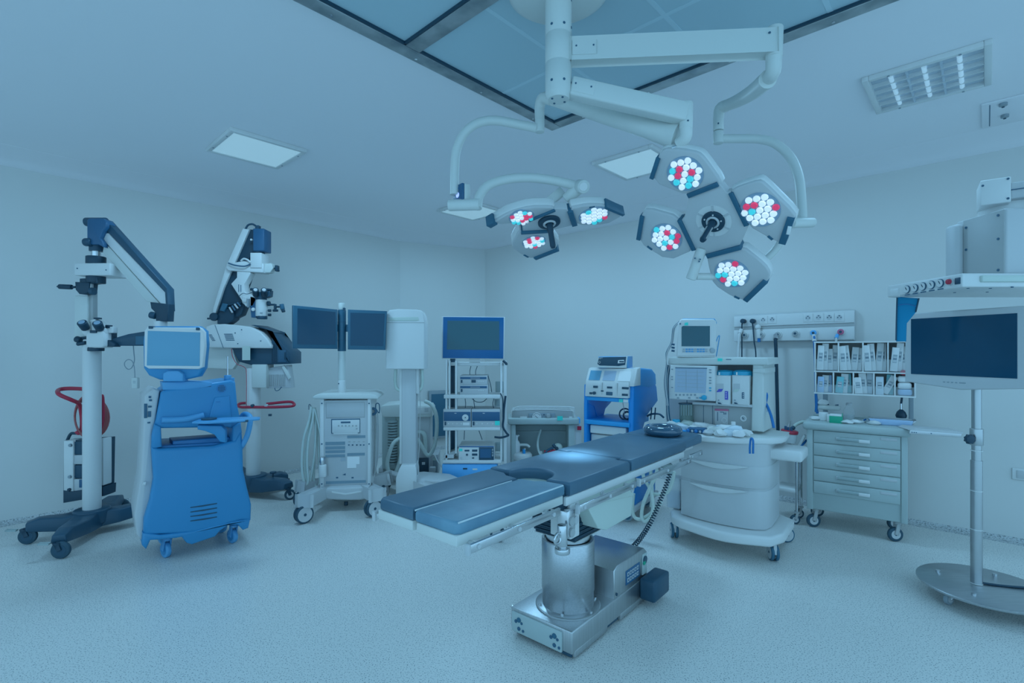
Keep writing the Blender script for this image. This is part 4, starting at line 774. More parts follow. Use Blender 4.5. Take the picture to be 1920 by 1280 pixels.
for i, (pts, lab) in enumerate((([(584, 762), (579, 790), (570, 820), (566, 860), (568, 895), (574, 908), (578, 900), (576, 870), (578, 830), (586, 790), (588, 765)], ''), ([(586, 764), (580, 800), (573, 850), (572, 880), (578, 910), (584, 890), (590, 850), (592, 800), (590, 765)], ''), ([(588, 764), (592, 800), (590, 850), (588, 890), (592, 912), (600, 905), (598, 860), (596, 820), (594, 790), (590, 764)], ''), ([(590, 766), (598, 800), (604, 830), (605, 858)], ''))):
    o = One('looped_hose', ('greenish hose looped at the left side of the monitor tower, %s' % ('outermost', 'second from outside', 'third from outside', 'ending in the white probe')[i]), 'hose', t.loc, 8, 'hoses on the left of the monitor tower'); o.ptube([(a, b, .06+.03*i) if i < 3 else (a, b, .06-.02*k) for k, (a, b) in enumerate(pts)], 0, .012 if i < 3 else .009, 'hose', 8)
o = One('probe', 'white cylindrical probe with metal collar hung at the front left of the monitor tower', 'probe', t.loc, 8); o.pcyl((604, 857), (604, 871), -.05, .028, 'chrome', n=18, bev=.003); o.pcyl((605, 870), (605, 894), -.05, .035, 'white', n=20, bev=.012)
hk = t.p('cable_hook'); hk.ptube([(579, 768), (579, 760), (581, 758), (586, 766)], .08, .005, 'steel', 6); hk = t.p('cable_hook'); hk.ptube([(704, 770), (705, 757), (711, 758), (711, 774), (705, 766)], .10, .005, 'slate', 6)
o = One('cable_bundle', 'bundle of thin pale cables looped at the right side of the monitor tower', 'cable', t.loc, 8)
for k in range(4): o.ptube([(698+k*2, 768), (697+k*2.6, 800), (696+k*3, 850), (698+k*1.6, 886), (702, 888), (704+k*1.4, 860), (706+k*1.2, 810), (708, 770)], .10+.02*k, .005, 'lgrey' if k % 2 else 'grey', 6)
for k in range(3): o.torus(t.hit(699, 771, .09), .035-.006*k, .006, 'slate', (0, 1, 0), 16, 6)
# ---- white column unit (small X-ray image intensifier stand)
Y0 = 5.0; t = Thing('imaging_stand', 'tall white column unit with a boxy white head, left of the screen tower', 'imaging stand', ((766-CX)/FPX*Y0, Y0, 0), 4)
hd = t.p('head', label='white boxy head with rounded top'); hd.pprism([(723, 692), (723, 600), (725, 588), (730, 581), (745, 579), (780, 580), (790, 582), (794, 590), (796, 602), (796, 692)], -.02, .34, 'white', .012, 0, 3)
hd.pbox((723.5, 604, 795.5, 605.2), -.0215, .004, 'grey', 0); gr = t.p('grip_recess', hd, label='cream grip recess'); gr.pprism([(728, 595), (784, 594), (786, 600), (780, 601.5), (732, 601.5), (728, 600)], -.024, .02, 'cream', .003)
co = t.p('column'); co.pbox((753, 690, 780, 874), .05, .16, 'lgrey', .006); cw = t.p('column_trim', co, label='white column edges'); cw.pbox((749, 690, 754, 870), .06, .14, 'white', .003); cw.pbox((779, 690, 787, 738), .06, .10, 'white', .003)
for pts in (([(742, 692), (741, 715), (744, 728), (753, 733)]), ([(791, 692), (792, 715), (789, 729), (780, 733)])): h_ = t.p('side_handle', label='cream curved side handle'); h_.ptube(pts, .08, .016, 'cream', 10)
ft = t.p('foot', label='flared white foot'); ft.pprism([(752, 872), (779, 872), (781, 885), (781, 942), (742, 942), (742, 896), (748, 880)], -.03, .24, 'white', .008)
lg = t.p('base_leg', label='long white base legs'); 
fe = t.L(FL(938, 1015)); lg.beam((.02, .10, .15), (fe.x, fe.y, .16), .10, .08, 'lgrey', .02); lg.prism([(.0, .30), (.05, .0), (.45, -.08), (.50, .05), (.40, .22), (.12, .34)], .12, .22, 'lgrey', .03, 'z', 3)
lg.beam((-.02, .20, .15), (-.30, .55, .15), .10, .07, 'lgrey', .02)
caster(t, fe.x, fe.y, .062, 'rubber', 'lgrey', -20, .028, False, 'lgrey', top=.135); caster(t, -.30, .55, .06, 'rubber', 'lgrey', 120, .028, False, 'lgrey', top=.13)
caster(t, .42, .12, .055, 'rubber', 'lgrey', 40, .028, False, 'lgrey', top=.125)
cd = t.p('cord', label='thin cord down the side'); cd.ptube([(786, 692), (786, 720), (788, 760), (787, 800), (786, 840), (784, 868), (783, 890)], .03, .004, 'grey', 6)
# ---- suction unit with ribbed tubes, behind the white column
Y0 = 5.75; t = Thing('anaesthetic_trolley', 'pale green grey trolley with thick looped tubes, half hidden behind the white column', 'medical trolley', ((760-CX)/FPX*Y0, Y0, 0), 4)
bd = t.p('body'); bd.pbox((716, 775, 742, 895), .0, .40, 'sagel', .012); bd.pbox((738, 780, 800, 862), .02, .35, 'cream', .02); bd.pbox((782, 780, 806, 895), .0, .38, 'lgrey', .01); bd.pbox((716, 885, 806, 905), .0, .40, 'grey', .01)
tp = t.p('top_tray'); tp.pprism([(712, 764), (716, 760), (752, 757), (806, 762), (810, 768), (810, 782), (718, 782)], -.04, .45, 'warm', .01)
tp.pbox((782, 763, 808, 776), -.05, .1, 'white', .004); tp.pbox((796, 765, 803, 772), -.054, .01, 'lgrey', .002)
bl = t.p('bellows', label='dark ribbed bellows'); 
for k in range(16): bl.pcyl((736, 788+k*5.2), (736, 791.5+k*5.2), -.02, .055, 'sage', n=16)
ab = t.p('absorber', label='dark box with small white marks'); ab.pbox((780, 860, 803, 891), -.06, .12, 'black', .006); ab.pbox((791, 866, 797, 871), -.063, .004, 'lgrey', 0)
bd.pbox((806, 852, 822, 892), .05, .30, 'lgrey', .006); bd.pbox((812, 857, 820, 886), .045, .02, 'mgrey', .002); bd.pbox((811, 858, 819, 863), .04, .02, 'cream', 0)
for k, (pts, lab, r) in enumerate((([(797, 752, -.05), (808, 758, -.08), (817, 775, -.10), (819, 800, -.10), (816, 830, -.10), (808, 850, -.10), (800, 852, -.10), (792, 838, -.10), (783, 822, -.08)], 'thick pale tube arching at the right of the column unit', .022), ([(752, 820, -.05), (738, 830, -.10), (730, 850, -.12), (726, 870, -.12), (731, 888, -.12), (742, 885, -.12), (750, 862, -.10), (754, 840, -.08)], 'thick pale tube looped low at the left of the column unit', .022), ([(784, 810, -.03), (794, 812, -.05), (797, 826, -.05), (797, 845, -.04)], 'short pale tube bend behind the column unit', .024), ([(815, 853, -.2), (823, 868, -.3), (835, 882, -.35), (850, 893, -.4)], 'thin white tube running down to the right of the column unit', .007))):
    o = One('breathing_tube', lab, 'tube', t.loc, 4, 'pale tubes around the column unit'); o.ptube(pts, 0, r, 'hose' if r > .01 else 'white', 12)
for dx in (-.25, .26):
    for dy in (.04, .34): caster(t, dx, dy, .05, 'rubber', 'grey', 30, .024, False, 'lgrey', top=.12)
bd.box(-.30, .34, .0, .40, .10, .16, 'lgrey', .01)
# ---- endoscopy tower
Y0 = 5.35; t = Thing('endoscopy_tower', 'white shelved tower topped by a blue-framed screen, behind the foot end of the operating table', 'endoscopy tower', ((888-CX)/FPX*Y0, Y0, 0), 0)
fr = t.p('frame', label='white uprights')
for r in ((835, 674, 839, 890), (841, 676, 844, 850), (853, 676, 857, 850), (938, 676, 942, 890), (944, 676, 950, 890)): fr.pbox(r, .02 if r[0] < 940 else .05, .06, 'white', .003)
dk = t.p('cable_channel', label='dark cable channel'); dk.pbox((844, 672, 853, 846), .20, .06, 'dark', .003)
for i, r in enumerate(((834, 680, 946, 686), (832, 740, 938, 747), (831, 801, 938, 807), (830, 863, 940, 869))):
    s_ = t.p('shelf'); x0, x1, z0, z1 = t.rect(r, -.02); s_.box(x0, x1, -.02 if i else .08, .42, z0, z1, 'white', .006)
cbn = t.p('drawer', label='sky blue bottom drawer'); cbn.pbox((829, 870, 932, 896), -.01, .40, 'skyblue', .006); cbn.pbox((868, 877, 876, 880), -.014, .005, 'dark', 0); cbn.pbox((886, 878, 895, 881), -.014, .005, 'white', 0)
bt = t.p('base'); bt.pbox((828, 897, 940, 908), -.02, .46, 'lgrey', .008)
for px in (836, 932):
    for d in (.03, .38): c = t.hit(px, 900, d); caster(t, c.x, d, .05, 'rubber', 'grey', 90, .024, False, 'lgrey', top=.13)
mo = t.p('screen_housing', label='white rear shell of the screen'); mo.pprism([(828.5, 593), (946.5, 594), (945.5, 673), (828, 672)], .04, .06, 'white', .006)
bz = t.p('bezel', mo, label='deep blue bezel'); bz.pprism([(831, 594), (944.5, 595), (943.5, 672), (830, 671)], .030, .02, 'bezelblue', .002); sc = t.p('screen', mo); sc.pprism([(839, 601), (936, 602), (936, 656), (838, 655)], .027, .01, 'screenteal', 0)
nk = t.p('screen_mount'); nk.pbox((880, 668, 900, 684), .10, .05, 'white', .004); rp = t.p('rear_plate', label='dark teal side plates behind the uprights')
for r in ((929, 715, 938, 736), (942, 715, 948, 736), (927, 748, 937, 768), (929, 829, 938, 846), (942, 800, 949, 865)): rp.pbox(r, .32, .02, 'sage', .002)
hk = t.p('strap', label='black strap hanging at the right upright'); hk.ptube([(943, 676), (949, 681), (949, 684)], .0, .013, 'black', 8); hk = t.p('strap', label='long black strap with a loop'); hk.ptube([(948, 742), (945, 765), (944, 785), (943, 800), (950, 812), (953, 816), (940, 820), (927, 819)], .0, .011, 'black', 8); hk.ptube([(938, 737), (942, 745), (943, 758), (943, 790)], -.01, .006, 'black', 6)
for pts in ([(872, 747), (873, 757), (872, 767)], [(888, 747), (890, 765)], [(885, 747), (893, 753), (905, 753), (913, 747)], [(884, 673), (885, 680)], [(898, 673), (898, 680)], [(883, 686), (881, 695), (881, 702)], [(895, 686), (892, 695), (892, 702)], [(871, 807), (870, 824)], [(898, 807), (904, 824)], [(926, 747), (924, 757), (926, 767)], [(915, 704), (920, 722), (922, 735)]):
    cd = t.p('cable', label='thin dark cable'); cd.ptube([(a, b, .12) for a, b in pts], 0, .004, 'dark', 6)
def stack_unit(name, label, cat, r, th, m, d=.0, yaw=None, loc=None, F=None):
    fr_ = F or t; q = Thing(name, label, cat, fr_.loc, 0); q.R = fr_.R; q.mat = fr_.mat; q.inv = fr_.inv
    q.o.rotation_euler = fr_.R.to_euler(); b_ = q.p('case'); b_.pbox(r, d, th, m, .006); return q
rz = lambda py: None
for i, (r, lab) in enumerate((((862, 704, 914, 721), 'grey blue camera box with dark stripe, upper of two on the upper tower shelf'), ((862, 721, 915, 739.5), 'grey blue camera box with dark stripe, lower of two on the upper tower shelf'))):
    q = stack_unit('camera_unit', lab, 'camera unit', r, .28, 'lgrey', .03)
    s_ = q.p('stripe', label='dark blue stripe'); s_.pbox((r[0]+1, r[1]+2.5, r[2]-2, r[1]+6.5), .026, .006, 'darkblue', .001); s_.pbox((r[0]+20, r[1]+4, r[0]+38, r[1]+5), .024, .004, 'grey', 0)
    s_ = q.p('switch'); s_.pbox((r[0]+2, r[1]+8, r[0]+5, r[1]+13.5), .024, .01, 'dark', .001)
    if i == 0: dd = q.p('display'); dd.pbox((r[0]+22, r[1]+8, r[0]+30, r[1]+13), .024, .01, 'dark', .001)
    for k in range(3): b_ = q.p('button'); b_.disc(r[0]+36+k*4, r[1]+11, .03, .006, .004, 'white', 10)
    for px in (r[0]+6, r[2]-6): b_ = q.p('rubber_foot'); b_.pbox((px-2, r[3]-.6, px+2, r[3]+.1), .06, .16, 'black', 0)
for i, (r, lab) in enumerate((((831, 767, 883, 800.5), 'pump unit with big white dial on the middle tower shelf'), ((884, 767, 938, 800.5), 'light source unit without a dial on the middle tower shelf'))):
    q = stack_unit('insufflator' if i == 0 else 'light_source', lab, 'tower unit', r, .32, 'lgrey', .0)
    s_ = q.p('front_panel', label='dark blue front panel'); s_.pbox((r[0]+1, r[1]+5, r[2]-1, r[1]+22), -.004, .01, 'darkblue', .001); s_.pbox((r[0]+21, r[1]+7, r[0]+25, r[1]+8), -.006, .003, 'white', 0)
    w_ = q.p('switch'); w_.pbox((r[0]+2.5, r[1]+23.5, r[0]+5.5, r[1]+30), -.006, .01, 'dark', .001)
    if i == 0: dl = q.p('dial', label='white round dial'); dl.disc(872.5, 782.5, 0, .034, .012, 'white', 28, .003); dl.disc(872.5, 782.5, -.012, .006, .008, 'dark', 10)
    for k in range(4): b_ = q.p('button'); b_.disc(r[0]+10+k*(8 if i == 0 else 10), r[1]+27, 0, .007, .006, 'white', 10)
    st_ = q.p('sticker', label='pale paper sticker' if i == 0 else 'turquoise square sticker'); st_.pbox((868, 792, 880, 797) if i == 0 else (928, 788.5, 937, 797), -.004, .004, 'label' if i == 0 else 'teal', 0)
q = stack_unit('control_unit', 'white unit with blue screen and sockets on the lowest white tower shelf', 'tower unit', (860, 837, 927, 863), .34, 'white', .0)
s_ = q.p('stripe', label='violet blue top stripe'); s_.pbox((861, 836.5, 926, 838), -.004, .01, 'bezelblue', 0)
s_ = q.p('screen'); s_.pbox((898, 838.5, 926, 862), -.004, .01, 'dark', .001); s_.pbox((900, 841, 921, 858), -.006, .004, 'darkblue', 0)
for k in range(3): b_ = q.p('button'); b_.pbox((922.3, 841+k*5.2, 925, 845+k*5.2), -.008, .005, 'mgrey', .001)
st_ = q.p('sticker', label='turquoise square sticker'); st_.pbox((861, 841, 867, 845.5), -.003, .004, 'teal', 0)
for r in ((871, 843, 880, 846), (885, 842.5, 895, 846.5), (885, 850, 895, 854)): b_ = q.p('socket'); b_.pbox(r, -.004, .006, 'dark', .002)
b_ = q.p('knob'); b_.disc(875.5, 852, 0, .011, .006, 'dark', 12); b_ = q.p('knob'); b_.disc(864.5, 858.5, 0, .013, .006, 'lgrey', 14); b_ = q.p('socket'); b_.pbox((885, 857.5, 889, 859.5), -.004, .006, 'dark', 0)
q = stack_unit('foot_pedal', 'sloping grey pedal box at the left end of the lowest white tower shelf', 'pedal', (832, 852, 851, 859.5), .22, 'lgrey', .02); q2 = q.p('pedal_plate', label='sloping pedal plate'); q2.pprism([(833, 853), (852, 845), (857, 842), (856, 846), (852, 853)], .03, .18, 'grey', .003)
# ---- grey suction cart
Y0 = 5.9; t = Thing('suction_cart', 'grey green cart with clear top hood and pressure gauge, right of the screen tower', 'suction cart', ((1022-CX)/FPX*Y0, Y0, 0), 0)
bd = t.p('body'); bd.pprism([(958, 796), (1080, 796), (1075, 889), (962, 889)], .30, .08, 'sage', .006); bd.pbox((958, 796, 967, 889), .0, .34, 'sagel', .01); bd.pbox((1066, 796, 1078, 889), .0, .34, 'sagel', .01); bd.pbox((952, 784, 1086, 796), -.04, .46, 'sagel', .016); bd.pbox((955, 884, 1085, 896), -.02, .42, 'sagel', .012)
bd.pbox((967, 808, 1066, 810), .28, .03, 'sagel', .003)
po = t.p('post', label='white corner posts')
for r in ((949, 794, 958, 892), (1073, 796, 1079, 875), (1079, 796, 1090, 875)): po.pbox(r, .02, .06, 'white' if r[0] != 1079 else 'lgrey', .004)
hb = t.p('console', label='sloping grey console under the hood'); hb.pprism([(961, 770), (970, 768), (1068, 768), (1074, 772), (1074, 785), (961, 785)], .02, .35, 'grey', .01); hb.pbox((991, 774.5, 1041, 786), .008, .03, 'mgrey', .006)
hb.pbox((975, 781, 988, 785), .0, .03, 'white', .001); hb.pbox((1067, 781, 1073, 785), .0, .03, 'white', .001)
gg = t.p('gauge'); gg.disc(1006.5, 781.5, .005, .054, .02, 'white', 32, .004); g_ = gg.F.hit(1006.5, 781.5, -.017); gg.beam(g_+Vector((-.02, 0, .016)), g_+Vector((.012, 0, -.012)), .003, .004, 'dark', 0)
for k in range(9): a_ = .5+k*.27; gg.box(g_.x+.042*math.cos(a_)-.003, g_.x+.042*math.cos(a_)+.003, g_.y-.001, g_.y+.003, g_.z+.042*math.sin(a_)-.003, g_.z+.042*math.sin(a_)+.003, 'dark', 0)
kn = t.p('knob'); kn.disc(1028, 779, .008, .026, .03, 'grey', 20, .004); kn.disc(1020, 777, .008, .007, .01, 'dark', 8)
gs = t.p('sticker', label='turquoise square sticker'); gs.pbox((1045, 780, 1055, 788), -.05, .006, 'teal', 0)
hd = t.p('hood', label='clear curved hood with white rim')
for k in range(7):
    a0, a1 = math.radians(15*k-0), math.radians(15*(k+1)); c_ = t.hit(1016, 786, .2)
    x0, x1 = t.hit(959, 780, .05).x, t.hit(1078, 780, .05).x
    yz = [(.22-.20*math.cos(a), c_.z+.145*math.sin(a)) for a in (a0, a1)]
    if k < 6: hd.prism([(yz[0][0], yz[0][1]), (yz[1][0], yz[1][1]), (yz[1][0], yz[1][1]-.004), (yz[0][0], yz[0][1]-.004)], x0, x1, 'clear', 0, 'x')
rim = t.p('hood_rim', hd); rim.ptube([(960, 786), (960, 775), (965, 766), (975, 762), (1020, 762), (1070, 763), (1077, 768), (1076, 786)], .04, .007, 'white', 8)
rim.ptube([(962, 769), (1020, 767.5), (1074, 770)], .02, .004, 'white', 6)
bt = t.p('side_tray', label='blue side tray with red square'); bt.pbox((1079, 784, 1088, 794), -.02, .12, 'skyblue', .003); bt.pbox((1082.5, 799, 1090, 806), -.0, .012, 'red', 0)
for x in (-.36, .36):
    for y in (.03, .36): caster(t, x, y, .05, 'rubber', 'grey', 30, .024, False, 'lgrey', top=.09)
j = Thing('suction_jar', 'white-lidded clear suction jar with pump top and blue valve on the grey cart', 'suction jar', (t.hit(979, 889, .05).x+t.loc.x, Y0+.05, t.hit(979, 884, .05).z), 0)
js = j.p('jar'); js.lathe([(0, .002), (.105, .002), (.105, .16), (0, .16)], (0, 0, 0), 'frost', 28); jl = j.p('lid'); zl = j.hit(979, 848).z; jl.lathe([(0, .155), (.112, .155), (.116, .17), (.116, .205), (.10, .225), (0, .232)], (0, 0, 0), 'white', 32)
jp = j.p('pump'); cx_ = j.hit(968.5, 830).x; jp.lathe([(0, .22), (.042, .22), (.043, .33), (.03, .355), (.018, .37), (.016, .40), (.02, .41), (.012, .43), (0, .432)], (cx_, 0, 0), 'white', 20); jp.tube([(cx_+.01, 0, .415), (cx_+.03, 0, .43)], .010, 'white', 8)
jh = j.p('spout'); jh.tube([(cx_+.04, 0, .315), (cx_+.12, -.01, .315), (cx_+.155, -.02, .29)], .016, 'warm', 10); jv = j.p('valve', label='blue valve'); jv.cyl((.02, -.06, .215), (.02, -.06, .275), .018, 'royall', n=12, bev=.004); jv.cyl((.03, -.06, .27), (.03, -.06, .285), .012, 'lgrey', n=10)
o = One('suction_hose', 'pale suction hose hanging inside the grey cart', 'hose', t.loc, 0); o.ptube([(1014, 806, .2), (1010, 818, .15), (1008, 832, .10), (1010, 845, .08), (1014, 853, .06), (1018, 862, .04)], 0, .014, 'hose', 10)
o = One('white_bottle', 'small white bottle standing in the middle of the grey cart', 'bottle', t.loc, 0); a_ = t.hit(1014, 888, .10); o.lathe([(0, 0), (.020, 0), (.020, .25), (.016, .27), (0, .27)], a_, 'white', 16)
o = One('mask_bag', 'cream breathing mask with dark and red parts lying at the right of the grey cart', 'mask', t.loc, 0); 
a_ = t.hit(1046, 838, .05); o.sphere(a_, .055, 'cream', (1, .9, .85)); o.sphere(t.hit(1041, 840, .0), .03, 'cream', (.8, 1, 1.2)); o.cyl(t.hit(1037, 833, 0), t.hit(1042, 840, -.02), .018, 'dark', n=12); o.cyl(t.hit(1043, 838, -.04), t.hit(1046, 846, -.05), .018, 'black', n=12); o.sphere(t.hit(1038, 845, -.03), .035, 'red', (1.1, .9, .45)); o.ptube([(1022, 848, 0), (1030, 842, 0), (1036, 840, 0), (1042, 842, 0)], 0, .014, 'slate', 8); o.ptube([(1020, 846, .0), (1028, 846, .0), (1036, 847, -.01), (1042, 847, -.02)], 0, .012, 'red', 8)
o.tube([t.hit(1046, 842, .05), t.hit(1047, 865, .06), t.hit(1047, 884, .06)], .02, 'cream', 10)
# ================================================================ RIGHT SIDE
# ---- blue electrosurgery tower
c0 = P(1150, 830, 4.47); t = Thing('electrosurgery_tower', 'bright blue shelved tower with three small displays, beyond the head end of the operating table', 'surgical tower', (c0.x, c0.y, 0), -34)
def side_x(px, d): return t.hit(px, 760, d).x
xl, xr = t.hit(1094, 760, 0).x, t.hit(1188, 760, 0).x
zf = lambda py, d=0.0, px=1140: t.hit(px, py, d).z
bd = t.p('body', label='bright blue moulded side walls')
# side walls as outlines in local y/z
def wall(x0, x1):
    zt, zb_ = zf(722), .14
    bd.prism([(.0, zb_), (.0, zf(760)), (.012, zt), (.55, zt+.02), (.62, zt-.04), (.66, zf(760)), (.50, zf(772)), (.34, zf(784)), (.23, zf(808)), (.22, zf(824)), (.58, zf(824)), (.58, zf(834)), (.24, zf(838)), (.24, zb_)], x0, x1, 'royal', .012, 'x')
wall(xl, xl+.035); wall(xr-.05, xr)
bd.box(xl+.03, xr-.04, .20, .24, .14, zf(828), 'royal', .006); bd.box(xl+.03, xr-.04, .0, .26, zf(752.5), zf(745), 'royall', .006)
bd.prism([(.02, zf(750)), (.02, zf(758)), (.14, zf(766)), (.24, zf(795)), (.26, zf(810)), (.30, zf(810)), (.42, zf(770)), (.50, zf(750))], xl+.033, xl+.040, 'royal', 0, 'x')
sh = t.p('shelf', label='blue open shelf'); sh.box(xl+.02, xr-.03, -.015, .48, zf(797.5), zf(789), 'royall', .005); 
for k in range(5): sh.box(xl+.10+.09*k, xl+.14+.09*k, .06+.05*(k % 2), .066+.05*(k % 2), zf(789)-.001, zf(789)+.0006, 'blued', 0)
sh2 = t.p('drawer', label='white drawer under the shelf'); sh2.box(xl+.05, xr-.08, .03, .20, zf(816), zf(800), 'white', .01); sh2.box(xl+.05, xr-.08, .05, .20, zf(846), zf(818), 'lgrey', .01)
hd = t.p('generator', label='pale sloping front of the generator with displays and sockets')
g0, g1 = xl+.03, xr+.015
hd.prism([(-.035, zf(742)), (-.02, zf(716)), (-.015, zf(714)), (.05, zf(691)), (.10, zf(690)), (.10, zf(744)), (-.03, zf(744))], g0, g1-.05, 'white', .006, 'x')
hd.prism([(-.02, zf(716)), (.045, zf(690)), (.14, zf(688)), (.14, zf(722)), (-.015, zf(722))], g1-.055, g1, 'white', .010, 'x')
top = t.p('hood', label='blue rounded hood'); top.prism([(.05, zf(722)), (.06, zf(692)), (.20, zf(690)), (.48, zf(694)), (.58, zf(704)), (.60, zf(726)), (.40, zf(730))], g0+.01, xr+.004, 'royall', .014, 'x', 3)
n_ = Vector((0, -(zf(691)-zf(714)), -.065)).normalized()
def slope_y(z): return -.015+.065*(z-zf(714))/(zf(691)-zf(714))
for i, (px0, px1) in enumerate(((1106.5, 1127), (1132.5, 1155), (1161, 1184))):
    s_ = t.p('display', label=('grey blue display', 'brighter blue display', 'pale display')[i]); a_ = t.hit(px0, 704, .02); b_ = t.hit(px1, 704, .02); z0, z1 = zf(713, .0), zf(695, .03)
    s_.prism([(slope_y(z0)-.004, z0), (slope_y(z1)-.004, z1), (slope_y(z1)+.006, z1), (slope_y(z0)+.006, z0)], a_.x, b_.x, ('lcd', 'lcdlight', 'label')[i], 0, 'x')
for px in (1129, 1157.5): c_ = t.hit(px, 730, -.03); hd.box(c_.x-.001, c_.x+.001, -.034, -.02, zf(742), zf(717), 'grey', 0)
for r in ((1112, 723, 1120, 727), (1138, 724.5, 1147, 728), (1166, 725.5, 1178, 729.5), (1166, 738, 1177, 742), (1105, 735, 1110, 739), (1126.5, 731.5, 1131, 734)): s_ = t.p('socket'); s_.pbox(r, -.036, .012, 'dark', .001)
s_ = t.p('knob'); s_.disc(1115, 736.5, -.03, .014, .02, 'dark', 14); s_ = t.p('socket'); s_.pbox((1136, 734.5, 1148, 741), -.038, .012, 'slate', .004)
st = t.p('sticker', label='turquoise square sticker'); st.pbox((1160.5, 748, 1167.5, 754), -.006, .008, 'teal', 0); st = t.p('sticker', label='white square sticker'); st.pbox((1168.5, 748.5, 1177.5, 754), -.006, .008, 'label', 0)
bs = t.p('base', label='white base strip'); bs.box(xl-.01, xr+.02, -.02, .62, .10, .15, 'lgrey', .012); lo = t.p('lower_bin', label='blue lower bin'); lo.box(xl+.05, xr+.004, .02, .58, .15, .46, 'royal', .02)
for x in (xl+.05, xr-.05):
    for y in (.03, .52): caster(t, x, y, .05, 'mgrey', 'grey', 20, .026, False, 'petrol', top=.11)
cd = t.p('cable', label='looped dark cables on the shelf'); cd.torus(t.hit(1172, 776, .18), .05, .007, 'dark', (.3, -1, .3), 20, 6); cd.torus(t.hit(1176, 779, .16), .035, .009, 'black', (0, -1, 0), 18, 6); cd.tube([t.hit(1168, 755, .0), t.hit(1170, 768, .05), t.hit(1171, 780, .1)], .004, 'grey', 6)
for px in (1222, 1229): cd.tube([t.hit(px, 764, .35), t.hit(px-1, 776, .35), t.hit(px-2, 786, .35)], .006, 'dark', 6)
cd.ptube([(1213, 780, .4), (1222, 776, .4), (1236, 776, .4), (1245, 783, .4)], .4, .01, 'slate', 6)
q = Thing('irrigation_unit', 'low blue and white unit with dark front, lying on top of the bright blue tower', 'tower unit', t.loc, -20)
zb_ = q.hit(1150, 691, .02).z
k_ = q.p('case'); k_.pprism([(1122, 670), (1176, 668), (1174, 690), (1119, 689)], .03, .04, 'white', .006); x0, x1 = q.hit(1121, 690, .05).x, q.hit(1177, 690, .05).x
sd = q.p('cover', label='blue cover'); sd.prism([(x0, q.hit(1120, 690, .05).z), (x0, q.hit(1120, 668.5, .05).z), (x1, q.hit(1177, 668.5, .05).z), (x1, q.hit(1177, 690, .05).z)], .06, .42, 'bluel', .012)
fr = q.p('front_panel', label='dark curved front panel'); fr.pprism([(1123, 669.5), (1174, 668.5), (1172, 684), (1160, 686), (1124, 685), (1120, 682)], .024, .01, 'dark', .003)
pr = q.p('port'); pr.pprism([(1159, 675), (1170, 674.5), (1171, 680), (1158, 681)], .02, .008, 'label', .001); pr.pbox((1161, 676.5, 1170, 679), .017, .006, 'dark', 0); pr = q.p('power_button'); pr.torus(q.hit(1124, 679, .022), .009, .002, 'lgrey', (0, 1, 0), 16, 6)
lg_ = q.p('marking'); lg_.pbox((1123, 670.5, 1130, 671.3), .0225, .003, 'lgrey', 0); lg_.pbox((1123, 672, 1127, 672.6), .0225, .003, 'lgrey', 0)
# ---- anaesthesia machine
c0 = P(1330, 760, 4.06); t = Thing('anesthesia_machine', 'large white anaesthesia machine with screens and a cluttered work shelf', 'anesthesia machine', (c0.x, c0.y, 0), -38)
Z = lambda py, d=0.0, px=1340: t.hit(px, py, d).z
X_ = lambda px, py=760, d=0.0: t.hit(px, py, d).x
xl, xr = X_(1253), X_(1412)
up = t.p('upper_housing', label='white upper housing')
up.pprism([(1253, 669), (1439, 671), (1439, 684), (1252, 683)], -.06, .42, 'warm', .012)
up.pprism([(1411, 682), (1432, 684), (1431, 810), (1408, 808)], -.03, .40, 'warm', .012); up.pprism([(1412, 690), (1434, 690), (1434, 700), (1411, 698)], -.04, .38, 'warm', .006)
up.pprism([(1340, 684), (1412, 684), (1412, 700), (1340, 700)], .26, .05, 'grey', .002); up.pprism([(1254, 684), (1412, 684), (1412, 815), (1254, 815)], .30, .12, 'lgrey', .006)
up.pprism([(1298, 753), (1410, 759), (1410, 764), (1298, 758)], -.04, .34, 'lgrey', .005); up.pprism([(1300, 758), (1410, 764), (1410, 812), (1300, 812)], .02, .06, 'grey', .004)
for px in (1319, 1336): up.pbox((px-.4, 760, px+.4, 800), .018, .003, 'slate', 0)
lb = t.p('sticker', label='turquoise square sticker'); lb.pbox((1345.5, 671.5, 1354, 677), -.066, .008, 'teal', 0); lb = t.p('marking'); lb.pbox((1361, 673, 1371, 674.2), -.062, .003, 'slate', 0)
vm = t.p('ventilator_screen', label='pale control screen with blue knob'); vm.pprism([(1256, 684), (1340, 686), (1339, 752), (1254, 748)], -.09, .10, 'white', .010)
vs = t.p('screen', vm, label='light grey lit screen'); vs.pprism([(1266.5, 689), (1325, 690), (1323, 737), (1265, 735)], -.094, .01, 'lcdlight', 0); vs.pprism([(1266, 688.5), (1325.5, 689.5), (1325.5, 691), (1266, 690)], -.096, .004, 'slate', 0)
for k in range(5): vs.pbox((1270, 697+k*7, 1319, 697.7+k*7), -.0955, .003, 'labelgrey', 0)
for px in (1286, 1307): vs.pbox((px, 694, px+.7, 731), -.0955, .003, 'labelgrey', 0)
for k in range(6): b_ = t.p('button', vm); b_.disc(1268+k*7, 740, -.09, .008, .005, 'mgrey', 10)
for px in (1271, 1292, 1307, 1313): b_ = t.p('button', vm); b_.pbox((px-2, 744.5, px+2, 747), -.095, .008, 'lid' if px > 1310 else 'mgrey', .001)
for k, py in enumerate((693, 698, 707.5, 713, 718, 727, 732)): b_ = t.p('button', vm); b_.pbox((1329.5, py-1, 1333.5, py+1.2), -.095, .008, 'lid' if k > 4 else 'mgrey', .001)
for py in (692, 706, 711, 726): b_ = t.p('button', vm); b_.pbox((1258.5, py-1, 1261.5, py+1), -.095, .008, 'mgrey', .001)
kn = t.p('knob', vm, label='blue round knob'); kn.disc(1321, 745, -.09, .020, .022, 'lid', 18, .004)
